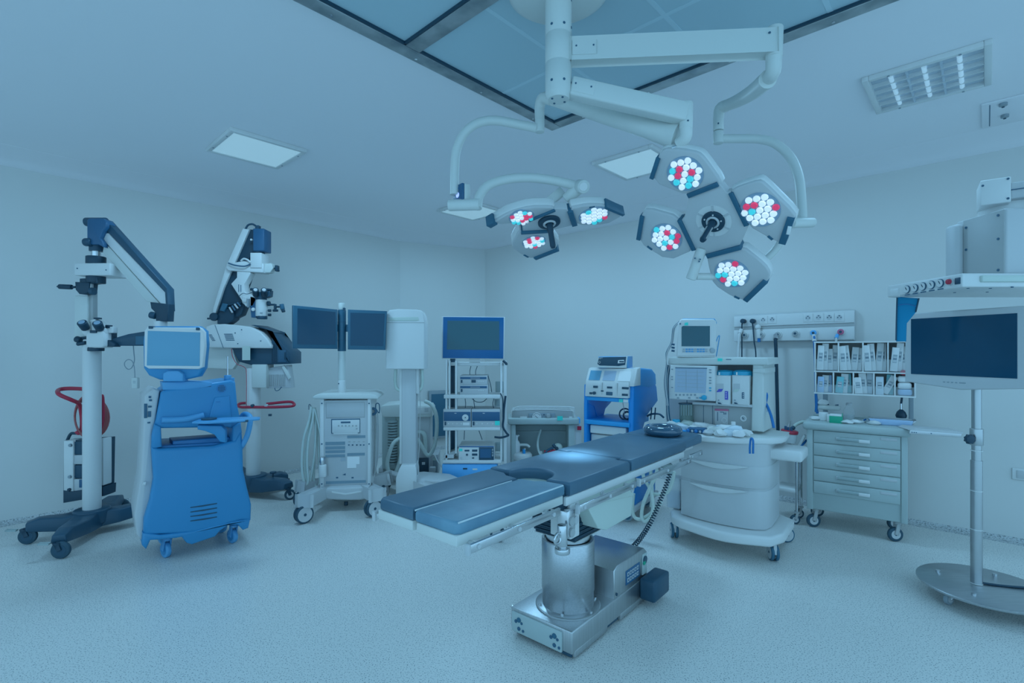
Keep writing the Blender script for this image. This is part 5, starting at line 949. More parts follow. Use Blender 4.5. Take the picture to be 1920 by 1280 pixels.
for i, (x0, x1) in enumerate(((1341.5, 1370), (1372, 1405))):
    vp = t.p('vaporizer', label=('white vaporizer with violet label', 'white vaporizer with black label')[i]); vp.pprism([(x0, 703), (x1, 704), (x1-1, 760), (x0, 758)], -.05, .16, 'white', .010)
    vl = t.p('lid', vp, label='blue round lid'); c_ = t.hit((x0+x1)/2+4, 700, .03); vl.lathe([(0, -.02), (.072, -.02), (.07, .015), (.055, .026), (0, .03)], c_, 'lid', 24); vl.box(c_.x-.03, c_.x-.02, c_.y-.074, c_.y-.06, c_.z-.01, c_.z+.012, 'label', 0)
    vw = t.p('filler_window', vp); vw.pprism([(x0+3, 719), (x0+15, 719), (x0+15, 729), (x0+2, 735)], -.053, .006, 'lgrey', 0); vw.pprism([(x0+2, 735), (x0+6, 729), (x0+14, 729), (x0+11, 734)], -.056, .006, 'purple' if i == 0 else 'cream', 0)
    vt = t.p('sticker', vp, label='violet label' if i == 0 else 'black label'); r_ = (x0+17.5, 733, x0+23.5, 749) if i == 0 else (x0+19, 735.5, x0+23, 747); vt.pbox(r_, -.054, .006, 'purple' if i == 0 else 'slate', 0)
    for k in range(4): vt.pbox((r_[0]+1.5, r_[1]+2+k*3.2, r_[0]+3.5, r_[1]+3.2+k*3.2), -.0555, .003, 'label', 0)
    vk = t.p('drain_knob', vp); vk.pprism([(x0+4, 754), (x0+9, 755), (x0+11, 757.5), (x0+5, 757)], -.06, .012, 'dark', .002); vk.disc(x0+6, 750, -.05, .006, .005, 'mgrey', 8)
gb = t.p('rating_plate', label='white plate with red top edge and diagram'); gb.pprism([(1340, 766), (1365, 767), (1365, 800), (1340, 800)], .010, .008, 'lgrey', .001); gb.pprism([(1340, 766), (1365.5, 767), (1365.5, 770.5), (1340, 769.5)], .006, .01, 'pink', .001)
for r in ((1345, 772, 1346, 789), (1350, 772, 1357, 773), (1357, 773, 1358.3, 777), (1360, 773, 1361.3, 777)): gb.pbox(r, .008, .004, 'slate', 0)
gb.torus(t.hit(1357.5, 788, .008), .018, .003, 'white', (0, 1, 0), 18, 6)
ps = t.p('pressure_gauge'); ps.torus(t.hit(1394, 784, .018), .020, .005, 'label', (0, 1, 0), 20, 6); ps.disc(1394, 784, .02, .018, .004, 'lgrey', 16); ps.pcyl((1392, 782), (1394, 786), .012, .003, 'dark', n=6)
bb = t.p('absorber_canister', label='smoky clear absorber canister'); bb.pcyl((1287, 757), (1287, 790), .0, .055, 'smoke', n=24); bb.pcyl((1286, 755.5), (1286, 757.5), .0, .058, 'dark', n=24); bb.pcyl((1287, 779), (1287, 791), .0, .054, 'sage', n=22); bb.pcyl((1288, 750), (1288, 770), -.01, .003, 'slate', n=6); bb.pbox((1286, 769, 1289, 774), -.015, .02, 'slate', .002)
for k in range(5): bb.pbox((1277+k*4.6, 759, 1278+k*4.6, 779), -.056, .004, 'sage', 0)
sh = t.p('work_shelf', label='rounded white work shelf')
zs = Z(818, -.30, 1340); xL, xR = X_(1246, 800, -.1), X_(1440, 815, -.1)
outl = [(xL, .30), (xL-.01, -.05), (xL+.05, -.19), (xL+.22, -.285), ((xL+xR)/2, -.33), (xR-.16, -.28), (xR+.02, -.16), (xR+.10, -.02), (xR+.08, .30)]
sh.prism(chaikin(outl), zs-.045, zs, 'white', .014, 'z', 3); sh.prism(chaikin([(x*1.0, y+.035 if y < .1 else y) for x, y in outl]), zs-.002, zs+.004, 'warm', .002, 'z')
lo = t.p('drawer_block', label='light grey drawer block'); 
xd0, xd1 = X_(1272, 900, -.20), X_(1440, 900, -.20)
ys = -.22
lo.prism(chaikin([(xd0, .30), (xd0, ys+.02), (xd0+.15, ys-.02), ((xd0+xd1)/2, ys-.04), (xd1-.1, ys-.02), (xd1, ys+.04), (xd1, .30)]), .20, zs-.04, 'lgrey', .01, 'z')
z1, z2 = Z(862, ys-.03, 1320), Z(905, ys-.03, 1320)
for i, (za, zb2) in enumerate(((z1-.004, z2+.006), (z2-.006, .205))):
    dr = t.p('drawer', label=('upper drawer with scooped grip', 'lower drawer with scooped grip')[i]); 
    dr.prism(chaikin([(xd0-.006, .20), (xd0-.006, ys+.02), (xd0+.15, ys-.032), ((xd0+xd1)/2, ys-.055), (xd1-.1, ys-.032), (xd1+.006, ys+.04), (xd1+.006, .20)]), zb2, za, 'lgrey', .008, 'z')
    hg = t.p('drawer_grip', dr); xm = (xd0+xd1)/2; hg.prism([(xm-.21+.42*k/12, za-.002-.038*math.sin(math.pi*k/12)) for k in range(13)], ys-.066, ys-.02, 'white', .003)
bp = t.p('base', label='white wheeled base'); xb0, xb1 = xd0-.09, xd1+.10
bp.prism(chaikin([(xb0, .34), (xb0-.01, -.12), (xb0+.08, -.30), (xd0+.3, -.40), (xd1-.2, -.40), (xb1, -.28), (xb1, .34)]), .125, .20, 'white', .02, 'z', 3)
for x, y, yw in ((xb0+.06, -.20, -60), (xb1-.06, -.20, -60), (xb0+.05, .28, 40), (xb1-.05, .28, 40)): caster(t, x, y, .058, 'petrol', 'lgrey', yw, .022, True, 'lgrey', top=.135)
sc_ = t.p('rear_tube', label='thin blue grey side cables'); 
for k in range(4): sc_.ptube([(1251+k*2, 684, -.02+.03*k), (1247+k*2, 710, -.05+.03*k), (1249+k*1.5, 750, -.05), (1250+k*2, 785, -.03), (1256+k*3, 800, -.05)], 0, .006, ('grey', 'slate', 'lgrey', 'petrol')[k], 6)
vb = t.p('side_bottle', label='clear bottle at the left of the drawers'); vb.box(xd0-.13, xd0-.015, -.12, .0, .205, .46, 'frost', .015); vb.box(xd0-.12, xd0-.02, -.11, -.01, .21, .33, 'filmblue', .01)
bhk = t.p('blue_tube_hook', label='short blue tubes at the right front'); bhk.ptube([(1406, 850, -.36), (1406, 836, -.36), (1408, 822, -.34), (1412, 826, -.36), (1412, 850, -.36)], 0, .007, 'navyhose', 8)
hs = t.p('side_shelf', label='white side shelf at the right'); hs.box(xR-.02, xR+.22, -.10, .18, zs-.16, zs-.08, 'white', .02)
# breathing hoses at the left
for lab, pts in (('cream breathing hose forming the larger loop under the table head', [(1205, 875, -.40), (1207, 895, -.40), (1218, 915, -.40), (1224, 940, -.42), (1222, 965, -.42), (1210, 977, -.42), (1203, 968, -.42), (1206, 945, -.42), (1216, 920, -.42), (1228, 895, -.40), (1236, 872, -.38)]), ('cream breathing hose hanging lowest left, beside the table shroud', [(1188, 925, -.40), (1186, 950, -.40), (1189, 968, -.40), (1200, 973, -.40), (1215, 966, -.40), (1228, 955, -.40), (1240, 940, -.40)]), ('cream breathing hose dropping straight in the middle', [(1219, 870, -.36), (1221, 900, -.36), (1223, 930, -.37), (1221, 950, -.38)]), ('cream breathing hose at the right beside the drawers', [(1264, 884, -.34), (1260, 905, -.34), (1252, 922, -.34), (1238, 926, -.35), (1226, 926, -.36)])):
    o = One('breathing_hose', lab, 'hose', t.loc, -38, 'cream breathing hoses under the table head'); o.ptube(pts, 0, .014, 'cream', 10)
# things on the machine
q = Thing('patient_monitor', 'small white patient monitor on top of the large white anaesthesia machine', 'monitor', t.loc, -20)
k_ = q.p('case'); k_.pprism([(1268, 668), (1271, 606), (1277, 598), (1338, 598), (1343, 602), (1343, 664), (1340, 668)], -.03, .20, 'white', .012, 0, 3); k_.pprism([(1280, 597), (1340, 597), (1344, 603), (1344, 606), (1276, 604)], .0, .16, 'bluel', .008)
s_ = q.p('screen'); s_.pprism([(1278, 613), (1280, 611), (1331, 611), (1331, 649), (1278, 649)], -.034, .01, 'screenteal', 0)
for j in range(2):
    for i in range(9): b_ = q.p('button'); b_.pbox((1280+i*5.3, 653.2+j*4.2, 1284.2+i*5.3, 656+j*4.2), -.035, .01, 'bluel' if i % 4 else 'labelgrey', .001)
b_ = q.p('knob', label='blue grey round knob'); b_.disc(1336, 657, -.03, .020, .02, 'labelgrey', 18, .003); b_ = q.p('sticker', label='turquoise square sticker'); b_.pprism([(1284, 605), (1290, 604), (1290.5, 609.5), (1283, 610)], -.034, .006, 'teal', 0); b_ = q.p('sensor'); b_.disc(1275.5, 607, -.03, .006, .004, 'slate', 8)
o = One('monitor_leads', 'thin tangled leads hanging at the left of the small patient monitor', 'leads', t.loc, -20)
for k in range(5): o.ptube([(1278-k, 602, .02*k), (1266-k, 615, .02*k), (1262-k*.8, 640, .02*k), (1258-k*2, 650+k*2, .02*k), (1251-k*.6, 664+k, .02*k), (1248+k*.7, 690, .0), (1245+k*1.2, 720, -.02), (1250+k, 760, -.04)], 0, .0035, ('grey', 'slate', 'lgrey', 'grey', 'petrol')[k], 5)
for k in range(3): o.pcyl((1259, 645+k*6), (1265, 646+k*6), .0, .008, 'slate', n=8)
o.ptube([(1343, 640, .0), (1346, 632, .0), (1349, 630, .02), (1346, 650, .02), (1343, 668, .0)], 0, .004, 'bluel', 5)
rng = random.Random(11)
def crumple(o, c, sx, sy, sz, m, seed):                       # a crumpled soft wrapper
    r_ = random.Random(seed); bm = bmesh.new(); bmesh.ops.create_icosphere(bm, subdivisions=2, radius=1)
    for v in bm.verts:
        k = .72+.5*r_.random(); v.co = Vector((c[0]+v.co.x*sx*k, c[1]+v.co.y*sy*k, max(c[2], c[2]+sz*.5+v.co.z*sz*.6*k)))
    o._take(bm, m)
cl = [(1262, 800, 'white', .05, 'crumpled white wrapper at the left end of the anaesthesia work shelf'), (1288, 797, 'cream', .055, 'crumpled cream wrapper in front of the smoky canister'), (1312, 800, 'white', .055, 'crumpled white wrapper at the back, under the grey panel lines'), (1326, 797, 'white', .05, 'white wrapper heap left of the red-edged plate'), (1362, 803, 'paper', .06, 'crumpled white wrapper in front of the red-edged plate'), (1338, 810, 'warm', .05, 'rounded cream wrapper right of the blue pack on the work shelf'), (1378, 806, 'foil', .06, 'crumpled bluish clear bag at the right of the work shelf'), (1366, 812, 'foil', .045, 'small bluish clear bag at the front edge of the work shelf'), (1395, 807, 'white', .045, 'small white wrapper at the right end of the work shelf'), (1300, 808, 'white', .045, 'small white wrapper touching the left of the dark blue pack'), (1350, 816, 'white', .04, 'white wrapper nearest the front rim of the work shelf'), (1385, 812, 'paper', .045, 'white wrapper right of the small bluish bag'), (1352, 800, 'foil', .05, 'clear bag just left of the red-edged plate foot'), (1328, 815, 'lgrey', .035, 'grey wrapper in front of the dark blue pack'), (1280, 808, 'foil', .045, 'flat clear wrapper left of the blue pack on the work shelf')]
for k, (px, py, m, s_, lab) in enumerate(cl):
    o = One('wrapper', lab, 'wrapper', t.loc, -38, 'wrappers on the anaesthesia work shelf'); d = -.06-(py-795)*.011; c_ = t.hit(px, py+6, d); crumple(o, (c_.x, d, zs+.004), s_*1.2, s_*.8, s_*1.1, m, k)
o = One('blue_pack', 'dark blue folded pack lying at the middle of the anaesthesia work shelf', 'pack', t.loc, -38); c_ = t.hit(1313, 806, -.17); o.box(c_.x-.07, c_.x+.07, -.27, -.19, zs+.004, zs+.045, 'darkblue', .012); o.box(c_.x-.17, c_.x-.06, -.25, -.17, zs+.004, zs+.016, 'royall', .004)
for k in range(5): o.sphere((c_.x-.06+.03*k, -.27+.01*(k % 2), zs+.02), .014, 'lgrey' if k % 2 else 'navyhose', n=8)
o = One('blue_cap', 'bright blue cap standing at the left end of the anaesthesia work shelf', 'cup', t.loc, -38); c_ = t.hit(1268, 798, -.10); o.cyl((c_.x, -.10, zs+.004), (c_.x, -.10, zs+.075), .030, 'lid', n=20, bev=.006)  # solid bright blue cap
o = One('white_tube', 'upright white tube standing near the right of the anaesthesia work shelf', 'tube', t.loc, -38); c_ = t.hit(1375, 805, -.14); o.cyl((c_.x, -.14, zs+.004), (c_.x, -.14, zs+.10), .016, 'white', n=14, bev=.004)
o = One('blue_cable_loop', 'blue cable looped at the right side of the anaesthesia machine', 'cable', t.loc, -38)
o.ptube([(1433, 733, .1), (1437, 740, .08), (1436, 750, .08), (1434, 760, .1), (1436, 770, .1), (1434, 772, .1)], 0, .012, 'navyhose', 8); o.ptube([(1434, 752, .1), (1440, 764, .05), (1446, 780, .0), (1451, 802, -.02)], 0, .010, 'navyhose', 8)
# ---- syringe pump stand / waste jar between machine and cabinet
c0 = P(1482, 830, 4.45); t = Thing('suction_stand', 'white stand loaded with tubing and a red-lidded jar, between anaesthesia machine and drawer cabinet', 'suction stand', (c0.x, c0.y, 0), -38)
b_ = t.p('shelf'); b_.box(-.19, .09, -.10, .16, .60, .64, 'white', .012); b_ = t.p('shelf'); b_.box(-.17, .07, -.08, .14, .26, .30, 'white', .012)
for x in (-.16, .06):
    for y in (-.07, .13): p_ = t.p('post'); p_.cyl((x, y, .10), (x, y, .62), .013, 'chrome', n=12)
for x in (-.16, .06):
    for y in (-.07, .13): caster(t, x, y, .04, 'rubber', 'grey', 30, .022, False, 'lgrey', top=.11)
a_ = t.p('slanted_tray', label='slanted white tray'); a_.pprism([(1452, 835), (1478, 796), (1480, 790), (1476, 830), (1490, 850), (1452, 852)], .02, .10, 'white', .008); a_.pprism([(1492, 838), (1507, 815), (1510, 818), (1494, 850)], -.06, .06, 'white', .004)
j = Thing('collection_jar', 'clear jar with dark red lid and black fittings, leaning on the white suction stand', 'jar', t.loc, -38); jb = j.p('jar'); A, B = j.hit(1478, 828, -.04), j.hit(1480, 812, -.04); jb.cyl(A, B, .062, 'frost', n=24, bev=.004); ld = j.p('lid', label='dark red lid'); ld.cyl(B, B+(B-A).normalized()*.028, .068, 'red', n=24, bev=.006)
for k, px in enumerate((1473, 1478, 1484)): ft = j.p('fitting'); q_ = j.hit(px, 808, -.06); ft.cyl(q_, q_+Vector((0, 0, .035+.01*(k == 0))), .010, 'darkblue', n=10)
kn = j.p('valve'); kn.sphere(j.hit(1487, 802, -.05), .018, 'dark')
o = One('cream_hose', 'cream hose arching from the red-lidded jar to the drawer cabinet', 'hose', t.loc, -38); o.ptube([(1488, 800, -.04), (1494, 795, .0), (1504, 791, .04), (1512, 791, .06)], 0, .014, 'cream', 10)
for k, (px, py) in enumerate(((1440, 817), (1446, 815), (1453, 819), (1437, 835))):
    o = One('tubing_bundle', ('dark blue and clear tubing heap behind the work shelf corner', 'clear tubing coil left of the red-lidded jar', 'pale tubing coil just under the red-lidded jar', 'clear tubing dangling with a black clip')[k], 'tubing', t.loc, -38, 'tubing heaps on the white stand')
    for i in range(3): o.torus(t.hit(px+i*2, py+i*4, -.04+.03*i), .045-.006*i, .006, ('foil', 'lgrey', 'slate')[(i+k) % 3], (.4*i, -1, .5), 18, 6)
    if k == 3: o.pbox((1435, 831, 1439, 842), -.06, .03, 'dark', .004)
o = One('blue_tube', 'bright blue tube curving up to the left side of the drawer cabinet', 'tube', t.loc, -38); o.ptube([(1499, 838, -.06), (1506, 832, -.04), (1512, 825, .0)], 0, .009, 'navyhose', 8)
# ---- drawer cabinet
c0 = P(1606, 840, 4.08); t = Thing('drawer_cabinet', 'grey green drawer cabinet on castors with a cluttered top, under the pouch rack', 'drawer cabinet', (c0.x, c0.y, 0), -36)
xl, xr = t.hit(1513, 840, 0).x, t.hit(1702, 840, 0).x; zt = t.hit(1606, 797, -.02).z; zb_ = .16
b_ = t.p('carcass'); b_.box(xl, xr, 0, .44, zb_, zt-.055, 'sagel', .01); b_.box(xl, xl+.045, -.012, .02, zb_, zt-.06, 'sagel', .004); b_.box(xr-.04, xr, -.012, .02, zb_, zt-.06, 'sagel', .004)
tp = t.p('worktop', label='thick rounded worktop'); tp.box(xl-.03, xr+.02, -.035, .50, zt-.065, zt, 'sagel', .022, seg=3); tp.box(xl, xr-.01, .48, .50, zt, zt+.012, 'sagel', .004)
zs = [t.hit(1606, py, -.015).z for py in (812, 836)]; hgt = zs[0]-zs[1]
for k in range(5):
    z1 = zs[0]-k*hgt*1.03-.003; z0 = z1-hgt+.004
    if z0 < zb_+.02: break
    d = t.p('drawer'); d.box(xl+.05, xr-.045, -.016, .02, z0, z1, 'sagel', .004); h = t.p('handle', d, label='pale bow handle'); xm = (xl+xr)/2-.005; zc = (z0+z1)/2-.004
    h.box(xm-.115, xm+.10, -.045, -.03, zc-.012, zc+.014, 'sage', .006); h.box(xm+.03, xm+.105, -.047, -.028, zc-.016, zc+.012, 'white', .006); h.box(xm-.12, xm-.095, -.042, -.014, zc-.012, zc+.014, 'lgrey', .005); h.box(xm+.07, xm+.095, -.035, -.014, zc-.01, zc+.01, 'lgrey', .003)
    l = t.p('card_holder', d); l.box(xr-.17, xr-.065, -.019, -.014, z1-.035, z1-.015, 'lgrey', .001)
for x in (xl+.06, xr-.06):
    for y in (.05, .38): caster(t, x, y, .055, 'rubber', 'grey', 30, .026, False, 'lgrey', top=.165)
for px0, px1 in ((1543, 1552), (1704, 1713)): 
    ps = t.p('rack_post', label='grey post behind the worktop')
    x0, x1 = t.hit(px0, 760, .45).x, t.hit(px1, 760, .45).x; ps.box(x0, x1, .44, .48, zt-.02, t.hit(1620, 660, .45).z, 'mgrey', .004)
ar = t.p('side_arm', label='flat steel side shelf rail'); q0, q1 = t.hit(1705, 812, .05), t.hit(1804, 817, .05)
Fa = Frame(P(1755, 808, 3.75), -15); ar2 = t.p('side_shelf', F=Fa, label='flat steel side shelf'); ar2.pprism([(1706, 806), (1803, 813), (1803, 820), (1705, 813)], 0, .012, 'steel', .001); ar2.pprism([(1706, 806.5), (1803, 813.5), (1806, 812), (1806, 810), (1716, 803)], .0, .20, 'lgrey', .001)
for px in (1710, 1714, 1718, 1746): ar2.disc(px, 810+(px-1706)*.06, 0, .004, .003, 'slate', 6)
ar.beam(t.L(P(1700, 812, 4.02)), t.L(P(1712, 806, 3.9)), .03, .02, 'dark', .003)
# things on the worktop
def top_pt(px, py): 
    n = EYE-zt; Y = n*FPX/(py-HY); return t.L(P(px, py, Y))
def on(name, lab, cat, px, py, group=None):
    p_ = top_pt(px, py); w_ = t.R @ Vector((p_.x, p_.y, 0))+t.loc; return One(name, lab, cat, (w_.x, w_.y, zt+.0005), -36, group)
o = on('paper_roll', 'white roll of gauze standing at the left of the cabinet worktop', 'roll', 1544, 788); o.cyl((0, 0, 0), (0, 0, .07), .035, 'paper', n=20, bev=.004)
o = on('gauze_pack', 'bundle of white gauze lying on the roll and box at the left of the worktop', 'gauze', 1553, 784); o.box(-.10, .09, -.03, .04, .075, .115, 'warm', .012); crumple(o, (-.05, 0, .11), .05, .035, .05, 'white', 5)
for k, (dx, m) in enumerate(((-.02, 'slate'), (.05, 'slate'))): o.cyl((dx, .02, .115), (dx+.025, .02, .120), .006, m, n=8)
o = on('small_bottle', 'small white bottle between gauze roll and green box', 'bottle', 1556, 790); o.cyl((0, 0, 0), (0, 0, .06), .022, 'label', n=16, bev=.004)
o = on('green_box', 'small bright green cardboard box with open white flaps', 'box', 1568, 792); o.box(-.047, .043, -.04, .04, 0, .056, 'green', .002); o.box(-.045, .041, -.038, .038, .056, .070, 'label', .002); o.box(.042, .045, -.04, .03, .02, .08, 'green', .001)
o = on('infusion_bottle', 'clear infusion bottle standing in the middle of the cabinet worktop', 'bottle', 1592, 788); o.lathe([(0, 0), (.040, 0), (.042, .01), (.042, .085), (.034, .105), (.022, .115), (.020, .135), (0, .135)], (0, 0, 0), 'clear', 24); 
o2 = o.p('stopper', label='grey stopper'); o2.cyl((0, 0, .132), (0, 0, .15), .023, 'lgrey', n=16, bev=.002); o3_ = o.p('liquid'); o3_.lathe([(0, .003), (.038, .003), (.039, .05), (0, .05)], (0, 0, 0), 'frost', 20)
for k, (px, py, m, lab) in enumerate(((1588, 794, 'white', 'white wrapper in front of the infusion bottle'), (1606, 794, 'paper', 'white wrapper right of the infusion bottle'), (1628, 792, 'foil', 'bluish wrapper with blue tips left of the steel tray'), (1638, 796, 'white', 'white wrapper touching the front left of the steel tray'), (1530, 787, 'white', 'flat white wrapper at the far left of the cabinet worktop'))):
    o = on('wrapper', lab, 'wrapper', px, py, 'wrappers on the cabinet worktop'); crumple(o, (0, 0, 0), .05, .03, .03, m, 40+k)
    if k == 2: 
        for i in range(3): o.cyl((-.03+.03*i, -.02, .02), (-.015+.03*i, -.03, .03), .006, 'navyhose', n=8)
tr = Thing('instrument_tray', 'shallow steel tray wrapped in blue cloth at the right end of the cabinet worktop', 'tray', (0, 0, 0), 0); p_ = top_pt(1672, 797); w_ = t.R @ Vector((p_.x, p_.y, 0))+t.loc; 
tr.loc = Vector((w_.x, w_.y, zt+.0005)); tr.R = rotz(-36); tr.mat = Matrix.Translation(tr.loc) @ tr.R.to_4x4(); tr.inv = tr.mat.inverted(); tr.o.location = tr.loc; tr.o.rotation_euler = (0, 0, math.radians(-36))
k_ = tr.p('tray'); k_.prism([(-.14, .045), (-.155, .048), (-.125, .0), (.125, .0), (.155, .048), (.14, .045), (.115, .006), (-.115, .006)], -.01, .14, 'steel', .001); k_.box(-.13, .13, .13, .14, .0, .045, 'lgrey', .002)
k_ = tr.p('cloth', label='blue cloth over the front'); k_.prism([(-.15, .046), (-.13, 0), (.125, 0), (.135, .046)], -.03, .0, 'filmblue', .006); k_.box(-.12, .12, .0, .12, .006, .012, 'filmblue', .002)
o = on('bulb_pump', 'black rubber bulb with hose hung behind the steel tray', 'bulb', 1690, 791); o.lathe([(0, .0), (.035, .0), (.04, .02), (.03, .05), (.012, .07), (0, .075)], (0, .05, .03), 'black', 20); o.cyl((0, .05, .10), (0, .05, .15), .009, 'chrome', n=10); o.tube([(0, .05, .15), (.005, .05, .20), (.01, .05, .28)], .008, 'black', 8)
o = One('blue_rod', 'blue hose end standing up at the left end of the pouch rack', 'hose', t.loc, -36); o.ptube([(1530, 740, .30), (1531, 755, .30), (1530, 772, .30)], .3, .011, 'navyhose', 8)
# ---- rack of pouches above the cabinet
rk = Thing('pouch_rack', 'white two-tier rack of open bins above the drawer cabinet', 'pouch rack', t.loc+t.R @ Vector((0, .10, 0)), -36)
D0 = .0
xl_, xr_ = rk.hit(1527, 700, D0).x, rk.hit(1716, 690, D0).x
zu0, zu1 = rk.hit(1620, 697, D0).z, rk.hit(1620, 641, D0).z; zl0, zl1 = rk.hit(1620, 740.5, D0).z, rk.hit(1620, 699, D0).z
f = rk.p('frame'); f.box(xl_, xr_, .16, .17, zl0, zu1, 'grey', .001)
for z in (zl0, (zu0+zl1)/2, zu1): f.box(xl_-.004, xr_+.004, -.004, .17, z-.006, z+.006, 'white', .002)
ub = [1528, 1572, 1618, 1665, 1714]; lb = [1529, 1562.5, 1600, 1638.5, 1678, 1716]
for pxs, z0, z1, py in ((ub, zu0, zu1, 668), (lb, zl0, zl1, 720)):
    for px in pxs: d_ = rk.p('divider'); x = rk.hit(px, py, D0).x; d_.box(x-.005, x+.005, -.003, .16, z0, z1, 'white', .001)
    for a, b in zip(pxs[:-1], pxs[1:]): 
        g_ = rk.p('bin_front', label='clear bin front'); x0, x1 = rk.hit(a+1.5, py, D0).x, rk.hit(b-1.5, py, D0).x; g_.box(x0, x1, -.003, -.0015, z0+.006, z0+(z1-z0)*.42, 'clear', 0)
def pouch(o, x, y, z, w_, h, th, m, tilt):
    c, s = math.cos(tilt), math.sin(tilt); T = lambda a, b: (x+a*c+b*s, z-a*s*1.0+b*c)
    zo = max(0, (w_/2)*abs(s)); 
    def TT(a, b): p = T(a, b); return (p[0], p[1]+zo)
    o.prism([TT(-w_/2, 0), TT(w_/2, 0), TT(w_/2*.96, h), TT(-w_/2*.96, h)], y, y+th, m, .003)
    o.prism([TT(-w_*.28, h*.35), TT(w_*.28, h*.35), TT(w_*.28, h*.70), TT(-w_*.28, h*.70)], y-.0012, y+.001, 'labelgrey', 0)
    for k in range(3): o.prism([TT(-w_*.22, h*(.42+.08*k)), TT(w_*.22, h*(.42+.08*k)), TT(w_*.22, h*(.445+.08*k)), TT(-w_*.22, h*(.445+.08*k))], y-.0018, y, 'slate' if k == 1 else 'label', 0)
ordn = ('first', 'second', 'third', 'fourth', 'fifth'); pos = ('leftmost', 'second', 'third', 'rightmost')
rs = random.Random(5)
for row, pxs, z0, z1, py in (('upper', ub, zu0, zu1, 668), ('lower', lb, zl0, zl1, 720)):
    for bi, (a, b) in enumerate(zip(pxs[:-1], pxs[1:])):
        if row == 'lower' and bi == 4: continue
        n = 4 if row == 'upper' else 3; x0, x1 = rk.hit(a+2, py, .02).x, rk.hit(b-2, py, .02).x
        for k in range(n):
            wp_ = (x1-x0)/n*1.30; xc = min(max(x0+(x1-x0)*(k+.5)/n, x0+wp_*.58), x1-wp_*.58); h = (z1-z0)*(.74+.20*rs.random()); tl = rs.uniform(-.10, .10) if not (row == 'lower' and bi == 3 and k == 1) else .45
            m = 'paper' if row == 'upper' else (('filmblue', 'paper', 'filmblue'), ('filmteal', 'paper', 'filmteal'), ('paper', 'paper', 'foil'), ('foil', 'paper', 'filmteal'))[bi][k]
            col = {'paper': 'white', 'filmblue': 'bluish', 'filmteal': 'greenish', 'foil': 'pale clear'}[m]
            tx = 'slightly tilted' if abs(tl) > .06 else 'upright'
            if tl > .3: tx = 'strongly slanted'; h = (z1-z0)*.86
            p2 = pos[k] if n == 4 else ('leftmost', 'middle', 'rightmost')[k]
            o = One('sterile_pouch', '%s %s sterile pouch, %s in the %s bin of the %s tier' % (tx, col, p2, ordn[bi], row), 'sterile pouch', rk.loc, -36, 'sterile pouches in the rack'); 
            pouch(o, xc, .012+.022*k+rs.random()*.006, z0+.007, wp_ if tl < .3 else .05, min(h, (z1-z0)*.93), .012, m, tl)
for k, (py, lab) in enumerate(((735, 'folded white cloth at the bottom of the last lower bin'), (724, 'folded white cloth in the middle of the last lower bin'), (712, 'crumpled white cloth on top in the last lower bin'))):
    o = One('folded_cloth', lab, 'cloth', rk.loc, -36, 'folded cloths in the rack'); x0, x1 = rk.hit(1682, 720, .02).x, rk.hit(1712, 720, .02).x; z = zl0+.008+k*.052
    o.box(x0+.004, x1-.004*(k+1), .015, .13, z, z+.05, 'paper' if k else 'filmblue', .016, seg=3)
o = One('red_cap', 'small dark red cap on the cloths in the last lower bin', 'cap', rk.loc, -36); c_ = rk.hit(1694, 702, .01); o.sphere((c_.x, .02, zl0+.19), .022, 'red', n=10)
# ---- big monitor on a steel pole stand
px_ = P(1831, 880, 3.02); t = Thing('monitor_stand', 'tall steel pole stand on a round wheeled plate, carrying the big pale-framed monitor at right', 'monitor stand', (px_.x, px_.y, 0), 0)
po = t.p('pole'); po.cyl((0, 0, .11), (0, 0, .84), .0285, 'steel', n=28); po.cyl((0, 0, .83), (0, 0, 1.50), .0235, 'steel', n=28)
for py in (846, 922, 995, 1097): z = t.hit(1831, py, -.03).z; po.cyl((0, 0, z-.002), (0, 0, z+.002), .0295, 'white', n=28)
cl_ = t.p('clamp_collar'); cl_.cyl((0, 0, t.hit(1831, 834, 0).z), (0, 0, t.hit(1831, 803, 0).z), .032, 'steel', n=28, bev=.002)
kn = t.p('star_knob', label='black star knob'); c_ = t.hit(1818, 823, -.02)
kn.prism([(c_.x+(.030 if k % 2 else .024)*math.cos(k*math.pi/8), c_.z+(.030 if k % 2 else .024)*math.sin(k*math.pi/8)) for k in range(16)], c_.y-.012, c_.y+.012, 'black', .004); kn.cyl((c_.x, c_.y, c_.z), (-.02, 0, c_.z), .009, 'chrome', n=10); 
bp = t.p('base_plate', label='round steel base plate'); 
zb_ = .105; bp.lathe([(0, zb_-.018), (.315, zb_-.018), (.32, zb_-.012), (.32, zb_-.004), (.315, zb_), (0, zb_)], (.03, -.02, 0), 'sheet', 48)
for k in range(4): a_ = math.radians(35+90*k); bp.cyl((.03+.22*math.cos(a_), -.02+.22*math.sin(a_), zb_), (.03+.22*math.cos(a_), -.02+.22*math.sin(a_), zb_+.012), .012, 'chrome', n=12)
for k in range(4): a_ = math.radians(275+90*k); caster(t, .03+.24*math.cos(a_), -.02+.24*math.sin(a_), .036, 'mgrey', 'chrome', 80+40*k, .022, False, 'lgrey', top=.088)
cd = t.p('cord', label='black cord on the base plate'); cd.tube([(.02, -.0, .112), (.10, -.03, .110), (.22, -.06, .111), (.36, -.06, .111)], .006, 'black', 8)
R2 = P(1908.5, 650, 2.72); L2 = P(1709.5, 650, 3.25); yaw = math.degrees(math.atan2(R2.y-L2.y, R2.x-L2.x)); Fm = Frame((R2+L2)/2, yaw)
mo = t.p('monitor', F=Fm, label='pale grey monitor housing'); x0, x1 = Fm.hit(1709.5, 650).x, Fm.hit(1908.5, 650).x; z0, z1 = Fm.hit(1709.5, 700.7).z, Fm.hit(1709.5, 598).z
bz_ = .042; zlo = Fm.hit(1800, 727.0).z
